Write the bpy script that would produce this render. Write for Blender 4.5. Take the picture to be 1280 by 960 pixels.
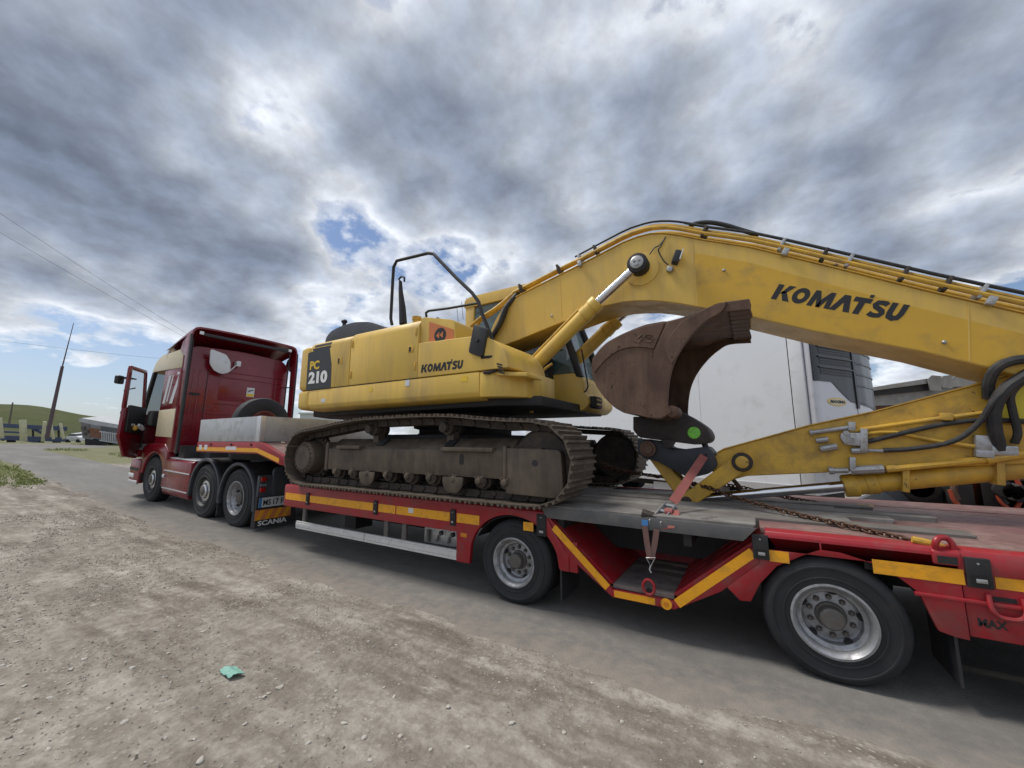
import bpy, bmesh, math, random
from mathutils import Vector, Matrix, noise as mnoise
R = math.radians
random.seed(7)
for o in list(bpy.data.objects): bpy.data.objects.remove(o)
scene = bpy.context.scene
C = scene.collection

# ---------------------------------------------------------------- camera
CAM_H, F_PX = 1.5536, 489.2
PITCH, YAW, ROLL = R(8.526), R(31.274), R(0.124)
cam = bpy.data.cameras.new('camera'); camo = bpy.data.objects.new('camera', cam); C.objects.link(camo)
cam.sensor_width = 36.0; cam.lens = F_PX / 1280 * 36.0; cam.clip_start = 0.05; cam.clip_end = 3000
_f = Vector((-math.sin(YAW)*math.cos(PITCH), math.cos(YAW)*math.cos(PITCH), math.sin(PITCH)))
_r = Vector((math.cos(YAW), math.sin(YAW), 0)); _u = _r.cross(_f)
_r2 = _r*math.cos(ROLL) + _u*math.sin(ROLL); _u2 = -_r*math.sin(ROLL) + _u*math.cos(ROLL)
camo.matrix_world = Matrix(((_r2.x,_u2.x,-_f.x,0),(_r2.y,_u2.y,-_f.y,0),(_r2.z,_u2.z,-_f.z,CAM_H),(0,0,0,1)))
scene.camera = camo
EYE = Vector((0,0,CAM_H))
def ray(px, py): return _f*F_PX + _r2*(px-640) - _u2*(py-480)
def on_y(px, py, y):
    d = ray(px,py); s = (y-EYE.y)/d.y; return EYE + d*s
def on_x(px, py, x):
    d = ray(px,py); s = (x-EYE.x)/d.x; return EYE + d*s
def on_z(px, py, z):
    d = ray(px,py); s = (z-EYE.z)/d.z; return EYE + d*s
def at_dist(px, py, dist):
    d = ray(px,py); h = math.hypot(d.x,d.y); return EYE + d*(dist/h)
def xz(px, py, y):
    p = on_y(px,py,y); return (p.x, p.z)
def xzs(y, *pts): return [xz(a,b,y) for a,b in pts]

# ---------------------------------------------------------------- sky, sun, exposure
SUN_EL, SUN_AZ = R(60), R(195)          # azimuth measured from +X towards +Y
world = bpy.data.worlds.new('World'); scene.world = world; world.use_nodes = True
wn, wl = world.node_tree.nodes, world.node_tree.links
wn.clear()
def W(t, **kw):
    n = wn.new(t)
    for k, v in kw.items(): setattr(n, k, v)
    return n
def wmath(op, a, b=None, c=None, clamp=False):
    n = W('ShaderNodeMath', operation=op, use_clamp=clamp)
    for i, s in enumerate((a,b,c)):
        if s is None: continue
        if isinstance(s, (int,float)): n.inputs[i].default_value = s
        else: wl.new(s, n.inputs[i])
    return n.outputs[0]
def wramp(fac, stops, interp='EASE'):
    n = W('ShaderNodeValToRGB'); n.color_ramp.interpolation = interp
    el = n.color_ramp.elements
    while len(el) < len(stops): el.new(0.5)
    for e, (p, c) in zip(el, stops): e.position = p; e.color = (c[0],c[1],c[2],1) if not isinstance(c,(int,float)) else (c,c,c,1)
    wl.new(fac, n.inputs[0]); return n.outputs[0]
def wmix(fac, a, b, blend='MIX'):
    n = W('ShaderNodeMix', data_type='RGBA', blend_type=blend)
    for i, s in ((0,fac),(6,a),(7,b)):
        if isinstance(s,(int,float)): n.inputs[i].default_value = s
        elif isinstance(s,tuple): n.inputs[i].default_value = (*s,1)
        else: wl.new(s, n.inputs[i])
    return n.outputs[2]
sky = W('ShaderNodeTexSky', sky_type='NISHITA'); sky.sun_disc = False
sky.sun_elevation = SUN_EL; sky.sun_rotation = R(90) - SUN_AZ
sky.air_density = 1.0; sky.dust_density = 1.2; sky.ozone_density = 1.5
tc = W('ShaderNodeTexCoord'); sep = W('ShaderNodeSeparateXYZ'); wl.new(tc.outputs['Generated'], sep.inputs[0])
zc = wmath('MAXIMUM', sep.outputs[2], 0.0)
den = wmath('ADD', zc, 0.34)
comb = W('ShaderNodeCombineXYZ')
wl.new(wmath('DIVIDE', sep.outputs[0], den), comb.inputs[0]); wl.new(wmath('DIVIDE', sep.outputs[1], den), comb.inputs[1])
def wmap(off, st=1.0):
    m = W('ShaderNodeMapping'); m.inputs['Location'].default_value = off; m.inputs['Scale'].default_value = (st,st,st)
    wl.new(comb.outputs[0], m.inputs[0]); return m.outputs[0]
def wnoise(scale, detail, rough, dist=0.0, off=(0,0,0), kind='FBM'):
    n = W('ShaderNodeTexNoise', noise_dimensions='2D'); n.inputs['Scale'].default_value = scale; n.inputs['Detail'].default_value = detail
    n.inputs['Roughness'].default_value = rough; n.inputs['Distortion'].default_value = dist
    wl.new(wmap(off), n.inputs['Vector']); return n.outputs[0]
def wpuff(scale, detail, rough, off):
    # rounded billows
    n = W('ShaderNodeTexVoronoi', voronoi_dimensions='2D', feature='F1'); n.inputs['Scale'].default_value = scale; n.inputs['Detail'].default_value = detail
    n.inputs['Roughness'].default_value = rough; n.normalize = True
    wl.new(wmap(off), n.inputs['Vector']); return wmath('SUBTRACT', 1.0, n.outputs['Distance'])
def cloud_field(d):
    # d shifts the lookup, to compare the cloud with itself a little nearer the sun
    o = lambda a: (a[0]+d[0], a[1]+d[1], a[2])
    a = wmath('MULTIPLY', wnoise(3.5, 7, 0.57, 0.0, o((0.4,2.2,1.0))), 0.44)
    b = wmath('MULTIPLY', wpuff(4.6, 2.0, 0.5, o((2.0,0.3,2.0))), 0.17)
    return wmath('ADD', a, b)
f0 = cloud_field((0,0)); f1 = cloud_field((-0.035,-0.010))
big = wnoise(1.6, 2, 0.5, 0.0, (3.1,1.7,0.4))
dens = wmath('ADD', wmath('MULTIPLY', big, 0.22), f0)
dens = wmath('ADD', dens, 0.080)
# where the heavier banks and the gaps stand: direction (as a picture point), spread in degrees, weight
for px, py, sg, w in ((330,50,11,.085),(60,50,12,.065),(50,190,11,.10),(200,265,9,.085),(40,280,7,.06),(310,345,7,.06),(360,385,5,.05),(500,125,6,.065),(520,200,6,.055),
                      (640,190,11,.05),(760,235,11,.045),(900,130,8,.03),(1010,210,10,.045),(1160,230,11,.04),(1250,60,8,.03),
                      (175,165,6,-.05),(330,150,7,-.075),(260,210,5,-.06),(370,190,5,-.06),(430,50,6,-.07),(110,405,8,-.035),(425,335,5,-.10),(240,455,8,-.10),(50,470,7,-.11),(400,450,6,-.09),
                      (982,62,2.6,-.11),(690,80,3.5,.03),(960,232,5,-.03),(560,335,6,-.06),(1180,450,7,-.08),(600,60,6,-.02)):
    n = W('ShaderNodeVectorMath', operation='DOT_PRODUCT'); wl.new(tc.outputs['Generated'], n.inputs[0]); n.inputs[1].default_value = ray(px,py).normalized()
    e = wmath('EXPONENT', wmath('DIVIDE', wmath('SUBTRACT', n.outputs['Value'], 1.0), R(sg)**2))
    dens = wmath('MULTIPLY_ADD', e, w, dens)
alpha = wramp(dens, [(0.43,0.0),(0.47,0.6),(0.51,1.0)])
# thin rims bright, thick bellies grey, sides towards the sun lighter
body = wramp(dens, [(0.45,(6.6,6.9,7.3)),(0.50,(6.1,6.4,6.9)),(0.545,(4.1,4.45,5.1)),(0.60,(3.0,3.4,4.1)),(0.66,(2.05,2.4,3.1)),(0.78,(1.4,1.7,2.3))], 'LINEAR')
lit = wramp(wmath('ADD', wmath('MULTIPLY', wmath('SUBTRACT', f0, f1), 5.0), 0.5), [(0.28,0.80),(0.5,1.0),(0.74,1.26)], 'LINEAR')
body = wmix(1.0, body, lit, 'MULTIPLY')
hz = wramp(zc, [(0.0,1.0),(0.14,0.35),(0.30,0.0)])
skyc = wmix(1.0, sky.outputs[0], (0.78,0.82,0.90), 'MULTIPLY')
skyc = wmix(wmath('MULTIPLY', hz, 0.30), skyc, (4.3,4.7,5.2))
col = wmix(alpha, skyc, body)
col = wmix(wmath('MULTIPLY', hz, 0.30), col, (4.3,4.65,5.15))
bg = W('ShaderNodeBackground'); bg.inputs['Strength'].default_value = 0.1; wl.new(col, bg.inputs[0])
wo = W('ShaderNodeOutputWorld'); wl.new(bg.outputs[0], wo.inputs[0])
sun = bpy.data.lights.new('sun','SUN'); sun.energy = 2.2; sun.angle = R(16); sun.color = (1.0,0.95,0.88)
suno = bpy.data.objects.new('sun', sun); C.objects.link(suno)
sd = Vector((math.cos(SUN_EL)*math.cos(SUN_AZ), math.cos(SUN_EL)*math.sin(SUN_AZ), math.sin(SUN_EL)))
suno.rotation_euler = sd.to_track_quat('Z','Y').to_euler(); suno.location = sd*40
scene.view_settings.view_transform = 'Standard'; scene.view_settings.look = 'None'
scene.view_settings.gamma = 1; scene.view_settings.use_curve_mapping = False
scene.view_settings.exposure = 0.4
scene.render.resolution_x, scene.render.resolution_y = 1024, 768

# ---------------------------------------------------------------- mesh helpers
ORG = {}                                   # top-level thing -> point its parts are measured from
class MB:
    def __init__(s): s.v, s.f = [], []
    def add(s, vs, fs):
        o = len(s.v); s.v += [tuple(v) for v in vs]; s.f += [[i+o for i in f] for f in fs]; return s
    def box(s, x0, x1, y0, y1, z0, z1):
        return s.add([(x0,y0,z0),(x1,y0,z0),(x1,y1,z0),(x0,y1,z0),(x0,y0,z1),(x1,y0,z1),(x1,y1,z1),(x0,y1,z1)],
                     [(3,2,1,0),(4,5,6,7),(0,1,5,4),(1,2,6,5),(2,3,7,6),(3,0,4,7)])
    def obox(s, c, size, rot=(0,0,0)):
        from mathutils import Euler
        m = Matrix.Translation(c) @ Euler(rot).to_matrix().to_4x4()
        a, b, d = (k/2 for k in size)
        return s.add([m @ Vector(p) for p in ((-a,-b,-d),(a,-b,-d),(a,b,-d),(-a,b,-d),(-a,-b,d),(a,-b,d),(a,b,d),(-a,b,d))],
                     [(3,2,1,0),(4,5,6,7),(0,1,5,4),(1,2,6,5),(2,3,7,6),(3,0,4,7)])
    def _pr(s, A, B):
        n = len(A)
        return s.add(A+B, [list(range(n))[::-1], list(range(n,2*n))] + [(i,(i+1)%n,n+(i+1)%n,n+i) for i in range(n)])
    def py(s, poly, y0, y1): return s._pr([(x,y0,z) for x,z in poly], [(x,y1,z) for x,z in poly])
    def px(s, poly, x0, x1): return s._pr([(x0,y,z) for y,z in poly], [(x1,y,z) for y,z in poly])
    def pz(s, poly, z0, z1): return s._pr([(x,y,z0) for x,y in poly], [(x,y,z1) for x,y in poly])
    def slab(s, a, b, h, w=0.02, side=None):
        # a bar of rectangular section from a to b, h high in the plane of the bar and up
        a, b = Vector(a), Vector(b); d = (b-a).normalized(); up = Vector((0,0,1))
        n = d.cross(up).normalized() if side is None else Vector(side).normalized(); u = n.cross(d).normalized()
        vs = [p + n*i*w/2 + u*j*h/2 for p in (a,b) for i,j in ((-1,-1),(1,-1),(1,1),(-1,1))]
        return s.add(vs, [(3,2,1,0),(4,5,6,7),(0,1,5,4),(1,2,6,5),(2,3,7,6),(3,0,4,7)])
    def tube(s, pts, r, n=8, closed=False, caps=True):
        pts = [Vector(p) for p in pts]; m = len(pts); rs = r if isinstance(r,(list,tuple)) else [r]*m
        ring = []; prev = None
        for i in range(m):
            a = pts[i-1] if (i or closed) else pts[i]; b = pts[(i+1)%m] if (i < m-1 or closed) else pts[i]
            t = (b-a).normalized()
            if prev is None:
                h = Vector((0,0,1)) if abs(t.z) < .9 else Vector((1,0,0)); u = t.cross(h).normalized()
            else:
                u = (prev - t*prev.dot(t))
                u = u.normalized() if u.length > 1e-6 else t.orthogonal().normalized()
            prev = u; w = t.cross(u)
            ring.append([pts[i] + (u*math.cos(2*math.pi*k/n) + w*math.sin(2*math.pi*k/n))*rs[i] for k in range(n)])
        vs = [p for q in ring for p in q]; fs = []
        for i in range(m if closed else m-1):
            j = (i+1) % m
            fs += [(i*n+k, i*n+(k+1)%n, j*n+(k+1)%n, j*n+k) for k in range(n)]
        if caps and not closed: fs += [list(range(n))[::-1], list(range((m-1)*n, m*n))]
        return s.add(vs, fs)
    def cyl(s, a, b, r, n=16, r2=None): return s.tube([a,b], [r, r if r2 is None else r2], n)
    def lathe(s, prof, org, axis=(0,1,0), n=32, cap=True):
        # prof: (radius, distance along axis)
        ax = Vector(axis).normalized(); u = ax.orthogonal().normalized() if abs(ax.z) > .5 else Vector((0,0,1)); u = (u-ax*u.dot(ax)).normalized(); w = ax.cross(u)
        org = Vector(org); vs = []; m = len(prof)
        for r, a in prof:
            r = max(r, 1e-4)
            vs += [org + ax*a + (u*math.cos(2*math.pi*k/n)+w*math.sin(2*math.pi*k/n))*r for k in range(n)]
        fs = [(i*n+k, i*n+(k+1)%n, (i+1)*n+(k+1)%n, (i+1)*n+k) for i in range(m-1) for k in range(n)]
        if cap: fs += [list(range(n))[::-1], list(range((m-1)*n, m*n))]
        return s.add(vs, fs)
    def sphere(s, c, r, n=12, m=8, sc=(1,1,1)):
        prof = [(r*math.sin(math.pi*i/m), -r*math.cos(math.pi*i/m)) for i in range(m+1)]
        b = MB().lathe(prof, (0,0,0), (0,0,1), n)
        return s.add([(c[0]+x*sc[0], c[1]+y*sc[1], c[2]+z*sc[2]) for x,y,z in b.v], b.f)
    def grid(s, rows):
        m, n = len(rows), len(rows[0])
        return s.add([p for r in rows for p in r], [(i*n+j, i*n+j+1, (i+1)*n+j+1, (i+1)*n+j) for i in range(m-1) for j in range(n-1)])
    def mesh(s, name, off=(0,0,0), bevel=0, seg=2, smooth=35, recalc=True):
        bm = bmesh.new(); o = Vector(off)
        vs = [bm.verts.new(Vector(v)-o) for v in s.v]
        for f in s.f:
            try: bm.faces.new([vs[i] for i in f])
            except ValueError: pass
        if recalc: bmesh.ops.recalc_face_normals(bm, faces=bm.faces)
        if bevel:
            ed = [e for e in bm.edges if e.is_manifold and e.calc_face_angle(0) > R(28)]
            bmesh.ops.bevel(bm, geom=ed, offset=bevel, segments=seg, profile=0.5, affect='EDGES', clamp_overlap=True)
        me = bpy.data.meshes.new(name); bm.to_mesh(me); bm.free()
        if smooth:
            me.polygons.foreach_set('use_smooth', [True]*len(me.polygons)); me.set_sharp_from_angle(angle=R(smooth))
        return me
    def build(s, name, mat, parent=None, **kw):
        root = parent
        while root is not None and root.parent is not None: root = root.parent
        me = s.mesh(name, ORG.get(root.name,(0,0,0)) if root else (0,0,0), **kw)
        return link(name, me, mat, parent)
def link(name, me, mat, parent=None, m=None):
    o = bpy.data.objects.new(name, me); C.objects.link(o)
    if mat and not me.materials: me.materials.append(mat)
    if parent: o.parent = parent
    if m is not None: o.matrix_local = m
    return o
def tag(o, label, cat, group=None):
    o['label'] = label; o['category'] = cat
    if group: o['group'] = group
    return o
def structure(o): o['kind'] = 'structure'; return o
def stuff(o): o['kind'] = 'stuff'; return o
def thing(name, label, cat, loc=(0,0,0), rot=(0,0,0), group=None, local=False):
    o = bpy.data.objects.new(name, None); C.objects.link(o); o.empty_display_size = .2
    o.location = loc; o.rotation_euler = rot
    ORG[o.name] = (0,0,0) if local else tuple(loc)
    return tag(o, label, cat, group)
def copy_tree(o, parent=None):
    c = o.copy(); C.objects.link(c); c.parent = parent
    for ch in list(o.children): copy_tree(ch, c)
    return c
def rpoly(pts, rad, seg=5):
    # round the corners of a polygon; rad is one radius or one for each point
    n = len(pts); out = []
    for i in range(n):
        p = Vector(pts[i]); a = Vector(pts[i-1]); b = Vector(pts[(i+1)%n]); r = rad[i] if isinstance(rad,(list,tuple)) else rad
        if r <= 0: out.append(tuple(p)); continue
        d1, d2 = (a-p), (b-p); l = min(r, d1.length*.49, d2.length*.49)
        s, e = p + d1.normalized()*l, p + d2.normalized()*l
        for k in range(seg+1):
            t = k/seg; out.append(tuple(s*(1-t)**2 + p*2*t*(1-t) + e*t*t))
    return out
def spline(pts, k=6):
    # Catmull-Rom through the points
    P = [Vector(p) for p in pts]; P = [P[0]*2-P[1]] + P + [P[-1]*2-P[-2]]; out = []
    for i in range(1, len(P)-2):
        for j in range(k):
            t = j/k; a,b,c,d = P[i-1],P[i],P[i+1],P[i+2]
            out.append(.5*((2*b)+(c-a)*t+(2*a-5*b+4*c-d)*t*t+(3*b-a-3*c+d)*t**3))
    out.append(P[-2]); return out

# ---------------------------------------------------------------- materials
MATS = {}
class NT:
    def __init__(s, m): s.t = m.node_tree; s.n, s.l = s.t.nodes, s.t.links
    def new(s, t, **kw):
        n = s.n.new(t)
        for k,v in kw.items(): setattr(n,k,v)
        return n
    def put(s, sock, v):
        if v is None: return
        if isinstance(v,(int,float)): sock.default_value = v
        elif isinstance(v,(tuple,list)): sock.default_value = (*v,1) if (len(v) == 3 and sock.type == 'RGBA') else v
        else: s.l.new(v, sock)
    def math(s, op, a, b=None, clamp=False):
        n = s.new('ShaderNodeMath', operation=op, use_clamp=clamp); s.put(n.inputs[0],a); s.put(n.inputs[1],b); return n.outputs[0]
    def mix(s, f, a, b, blend='MIX'):
        n = s.new('ShaderNodeMix', data_type='RGBA', blend_type=blend); s.put(n.inputs[0],f); s.put(n.inputs[6],a); s.put(n.inputs[7],b); return n.outputs[2]
    def ramp(s, f, stops, interp='LINEAR'):
        n = s.new('ShaderNodeValToRGB'); n.color_ramp.interpolation = interp; el = n.color_ramp.elements
        while len(el) < len(stops): el.new(.5)
        for e,(p,c) in zip(el,stops): e.position = p; e.color = (c,c,c,1) if isinstance(c,(int,float)) else (*c,1)
        s.put(n.inputs[0], f); return n.outputs[0]
    def coord(s, scale=(1,1,1), rot=(0,0,0), kind='Object', loc=(0,0,0)):
        t = s.new('ShaderNodeTexCoord'); m = s.new('ShaderNodeMapping'); m.inputs['Scale'].default_value = scale; m.inputs['Rotation'].default_value = rot; m.inputs['Location'].default_value = loc
        s.l.new(t.outputs[kind], m.inputs[0]); return m.outputs[0]
    def noise(s, v, scale, detail=4, rough=.55, dist=0):
        n = s.new('ShaderNodeTexNoise'); s.put(n.inputs['Vector'], v); n.inputs['Scale'].default_value = scale; n.inputs['Detail'].default_value = detail
        n.inputs['Roughness'].default_value = rough; n.inputs['Distortion'].default_value = dist; return n.outputs[0]
    def voro(s, v, scale, feat='F1', rnd=1.0, out='Distance'):
        n = s.new('ShaderNodeTexVoronoi', feature=feat); s.put(n.inputs['Vector'], v); n.inputs['Scale'].default_value = scale; n.inputs['Randomness'].default_value = rnd; return n.outputs[out]
    def bump(s, h, strength=.2, dist=.01):
        n = s.new('ShaderNodeBump'); n.inputs['Strength'].default_value = strength; n.inputs['Distance'].default_value = dist; s.put(n.inputs['Height'], h); return n.outputs[0]
def mat(name):
    m = bpy.data.materials.new(name); m.use_nodes = True; m.node_tree.nodes.clear(); MATS[name] = m; t = NT(m)
    t.b = t.new('ShaderNodeBsdfPrincipled'); o = t.new('ShaderNodeOutputMaterial'); t.l.new(t.b.outputs[0], o.inputs[0])
    t.m = m; t.out = o; return t
def surf(t, col, rough=.5, metal=0.0, spec=.5, coat=0, normal=None):
    b = t.b; t.put(b.inputs['Base Color'], col); t.put(b.inputs['Roughness'], rough); t.put(b.inputs['Metallic'], metal)
    b.inputs['Specular IOR Level'].default_value = spec; b.inputs['Coat Weight'].default_value = coat; b.inputs['Coat Roughness'].default_value = .15
    if normal is not None: t.l.new(normal, b.inputs['Normal'])
    return t.m
def worn(name, base, dirt=(.16,.13,.10), amount=.35, rough=.45, metal=0, scale=2.2, var=.12, chips=None, chip_amt=0.0, bump=.08, coat=0, streak=False, spec=.5):
    # painted or bare surface with tone variation, dust patches, fine relief and chips
    t = mat(name); v = t.coord(); vs = t.coord((1,1,.18)) if streak else v
    n1 = t.noise(v, scale, 6, .6); n2 = t.noise(vs, scale*3.1, 8, .65, .3); n3 = t.noise(v, 60, 3, .6)
    c = t.mix(t.ramp(n1, [(.3,0.0),(.7,1.0)]), tuple(k*(1-var) for k in base), tuple(min(1,k*(1+var)) for k in base))
    d = t.ramp(t.math('MULTIPLY', n2, t.math('ADD', t.math('MULTIPLY', n1, .8), .6)), [(.62-amount*.5,0.0),(.92-amount*.35,1.0)])
    d = t.math('MULTIPLY', d, .85)
    c = t.mix(d, c, dirt)
    r = t.math('ADD', t.math('MULTIPLY', d, .35), rough, True)
    if chips:
        k = t.ramp(t.noise(v, 14, 10, .72), [(.66-chip_amt,0.0),(.685-chip_amt,1.0)])
        c = t.mix(k, c, chips); r = t.math('ADD', r, t.math('MULTIPLY', k, .2), True)
    nb = t.bump(t.math('ADD', t.math('MULTIPLY', n2, .6), t.math('MULTIPLY', n3, .4)), bump, .006)
    return surf(t, c, r, metal, spec, coat, nb)
YEL = worn('faded_yellow_paint', (.68,.45,.085), (.40,.275,.12), .34, .40, scale=1.3, var=.09, chips=(.16,.11,.06), chip_amt=-.02, streak=True)
YEL2 = worn('scuffed_yellow_paint', (.61,.365,.040), (.24,.165,.065), .40, .45, scale=2.0, var=.18, chips=(.075,.05,.03), chip_amt=.02)
RED = worn('trailer_red_paint', (.30,.011,.019), (.15,.075,.065), .30, .40, scale=2.0, var=.16, chips=(.06,.03,.025), chip_amt=-.03)
MAROON = worn('truck_maroon_paint', (.185,.006,.015), (.075,.03,.03), .16, .26, scale=1.2, var=.10, coat=.4)
CREAM = worn('cream_paint', (.66,.58,.40), (.4,.35,.25), .15, .35, scale=1.5, var=.05)
STRIPE = worn('reflective_yellow_tape', (.80,.36,.012), (.33,.18,.03), .26, .35, scale=5, var=.07, chips=(.16,.09,.03), chip_amt=.0)
RUBBER = worn('tyre_rubber', (.015,.0165,.020), (.040,.037,.036), .26, .72, scale=6, var=.2, bump=.12)
RIM = worn('silver_wheel_rim', (.36,.37,.39), (.12,.11,.10), .42, .42, .55, 6, .15)
HUB = worn('dusty_hub', (.13,.125,.12), (.12,.10,.08), .5, .6, .35, 9, .2)
ALU = worn('aluminium', (.66,.67,.69), (.42,.41,.40), .24, .40, .55, 3, .06)
ALUP = worn('weathered_aluminium_board', (.46,.475,.49), (.27,.26,.25), .30, .45, .3, 2.0, .06)
CHROME = worn('polished_rod', (.70,.71,.74), (.30,.30,.30), .08, .12, 1.0, 4, .05, bump=.01)
ZINC = worn('zinc_fitting', (.40,.41,.42), (.2,.17,.13), .3, .4, .6, 9, .15)
BLACKP = worn('black_plastic', (.022,.023,.026), (.06,.055,.05), .24, .5, scale=3, var=.15)
DARKP = worn('dark_grey_plastic', (.045,.050,.062), (.09,.085,.08), .24, .5, scale=3, var=.12)
CHAS = worn('black_chassis', (.016,.016,.018), (.05,.043,.036), .32, .65, scale=3, var=.2)
HOSE = worn('rubber_hose', (.020,.021,.023), (.07,.06,.05), .32, .58, scale=8, var=.2)
TRK = worn('dusty_track_steel', (.088,.069,.053), (.21,.17,.13), .36, .62, .25, 4, .22, chips=(.07,.045,.03), chip_amt=.01, bump=.25)
TRKD = worn('grimy_track_steel', (.045,.036,.030), (.13,.10,.075), .34, .72, .15, 4, .25, bump=.3)
FRAME = worn('dusty_track_frame', (.075,.057,.041), (.165,.13,.095), .42, .62, .1, 3.0, .35, chips=(.13,.06,.03), chip_amt=.015, bump=.35, streak=True)
RUST = worn('rusty_bucket_steel', (.098,.052,.035), (.20,.135,.095), .36, .60, .25, 2.8, .35, chips=(.040,.024,.02), chip_amt=.05, bump=.45, streak=True)
RUSTD = worn('dark_coupler_steel', (.030,.024,.023), (.075,.058,.048), .32, .58, .2, 5, .25, bump=.25)
SLATE = worn('blue_black_steel', (.030,.035,.046), (.075,.065,.055), .26, .55, .2, 4, .2, bump=.15)
WOODG = None
PRINT = surf(mat('black_print'), (.012,.013,.016), .45)
WPRINT = surf(mat('white_print'), (.78,.78,.76), .5)
YPRINT = surf(mat('yellow_print'), (.75,.50,.03), .5)
ORANGE = worn('orange_sticker', (.62,.19,.055), (.4,.2,.1), .2, .5)
WHITE = worn('white_paint', (.60,.62,.65), (.40,.40,.40), .2, .4, scale=1.5, var=.04)
WHITEB = worn('white_plastic', (.62,.64,.66), (.38,.37,.36), .2, .4, scale=3, var=.04)
LIME = worn('green_spray_paint', (.20,.62,.07), (.08,.16,.04), .35, .6, scale=14)
STRAP = worn('faded_red_webbing', (.30,.085,.075), (.20,.11,.09), .35, .8, scale=9, var=.15, bump=.3)
BLUE = surf(mat('blue_label'), (.05,.20,.48), .5)
CHAIN = worn('rusty_chain', (.085,.042,.024), (.14,.08,.05), .4, .65, .4, 20, .3)
HOOKY = worn('yellow_hook', (.55,.33,.04), (.2,.12,.05), .3, .5, scale=12)
LAMPR = surf(mat('red_lamp_lens'), (.40,.012,.012), .2)
LAMPO = surf(mat('amber_lamp_lens'), (.60,.20,.02), .2)
LAMPW = surf(mat('clear_lamp_lens'), (.75,.76,.78), .15)
def glass(name, tint, rough=.03, alpha=.55):
    t = mat(name); t.b.inputs['Base Color'].default_value = (*tint,1); t.b.inputs['Roughness'].default_value = rough
    t.b.inputs['Specular IOR Level'].default_value = .8; t.b.inputs['Alpha'].default_value = alpha; return t.m
GLASS = glass('window_glass', (.10,.17,.175), .03, .5)
GLASSD = glass('dark_window_glass', (.008,.010,.012), .03, .9)

# ---------------------------------------------------------------- lettering
def text_mesh(s, bold=.0, shear=0.0, space=1.0):
    cu = bpy.data.curves.new('lettering','FONT'); cu.body = s; cu.size = 1; cu.offset = bold; cu.shear = shear; cu.space_character = space
    cu.extrude = .004; cu.align_x = 'LEFT'; cu.resolution_u = 3
    ob = bpy.data.objects.new('lettering', cu); C.objects.link(ob); bpy.context.view_layer.update()
    me = bpy.data.meshes.new_from_object(ob.evaluated_get(bpy.context.evaluated_depsgraph_get())); bpy.data.objects.remove(ob)
    return me
def fit_text(name, me, mt, parent, org, ux, uy, w, h):
    # scale the lettering to w x h and lay it with its lower left corner at org (already in the parent's frame)
    xs = [v.co.x for v in me.vertices]; ys = [v.co.y for v in me.vertices]; x0, y0 = min(xs), min(ys)
    sx, sy = w/(max(xs)-x0), h/(max(ys)-y0); ux, uy = Vector(ux).normalized(), Vector(uy).normalized(); uz = ux.cross(uy)
    root = parent
    while root.parent is not None: root = root.parent
    o = Vector(org) - Vector(ORG[root.name])
    for v in me.vertices:
        a = (v.co.x-x0)*sx; b = (v.co.y-y0)*sy; c = v.co.z*.3
        v.co = o + ux*a + uy*b + uz*c
    return link(name, me, mt, parent)
def ribbon(pts, w, closed=False):
    # flat thick line -> quads (2d)
    P = [Vector(p) for p in pts]; n = len(P); L, Rr = [], []
    for i in range(n):
        a = P[i-1] if (i or closed) else P[i]; b = P[(i+1)%n] if (i < n-1 or closed) else P[i]; c = P[i]
        if a == c: t1 = t2 = (b-c).normalized()
        elif b == c: t1 = t2 = (c-a).normalized()
        else: t1, t2 = (c-a).normalized(), (b-c).normalized()
        n1, n2 = Vector((-t1.y,t1.x)), Vector((-t2.y,t2.x)); m = (n1+n2).normalized(); k = min(1.6, 1/max(.4, m.dot(n1)))
        L.append(c+m*w/2*k); Rr.append(c-m*w/2*k)
    q = [(L[i], L[(i+1)%n], Rr[(i+1)%n], Rr[i]) for i in range(n if closed else n-1)]
    return q
def arc(cx, cy, rx, ry, a0, a1, n=12): return [(cx+rx*math.cos(R(a0+(a1-a0)*i/n)), cy+ry*math.sin(R(a0+(a1-a0)*i/n))) for i in range(n+1)]
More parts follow.
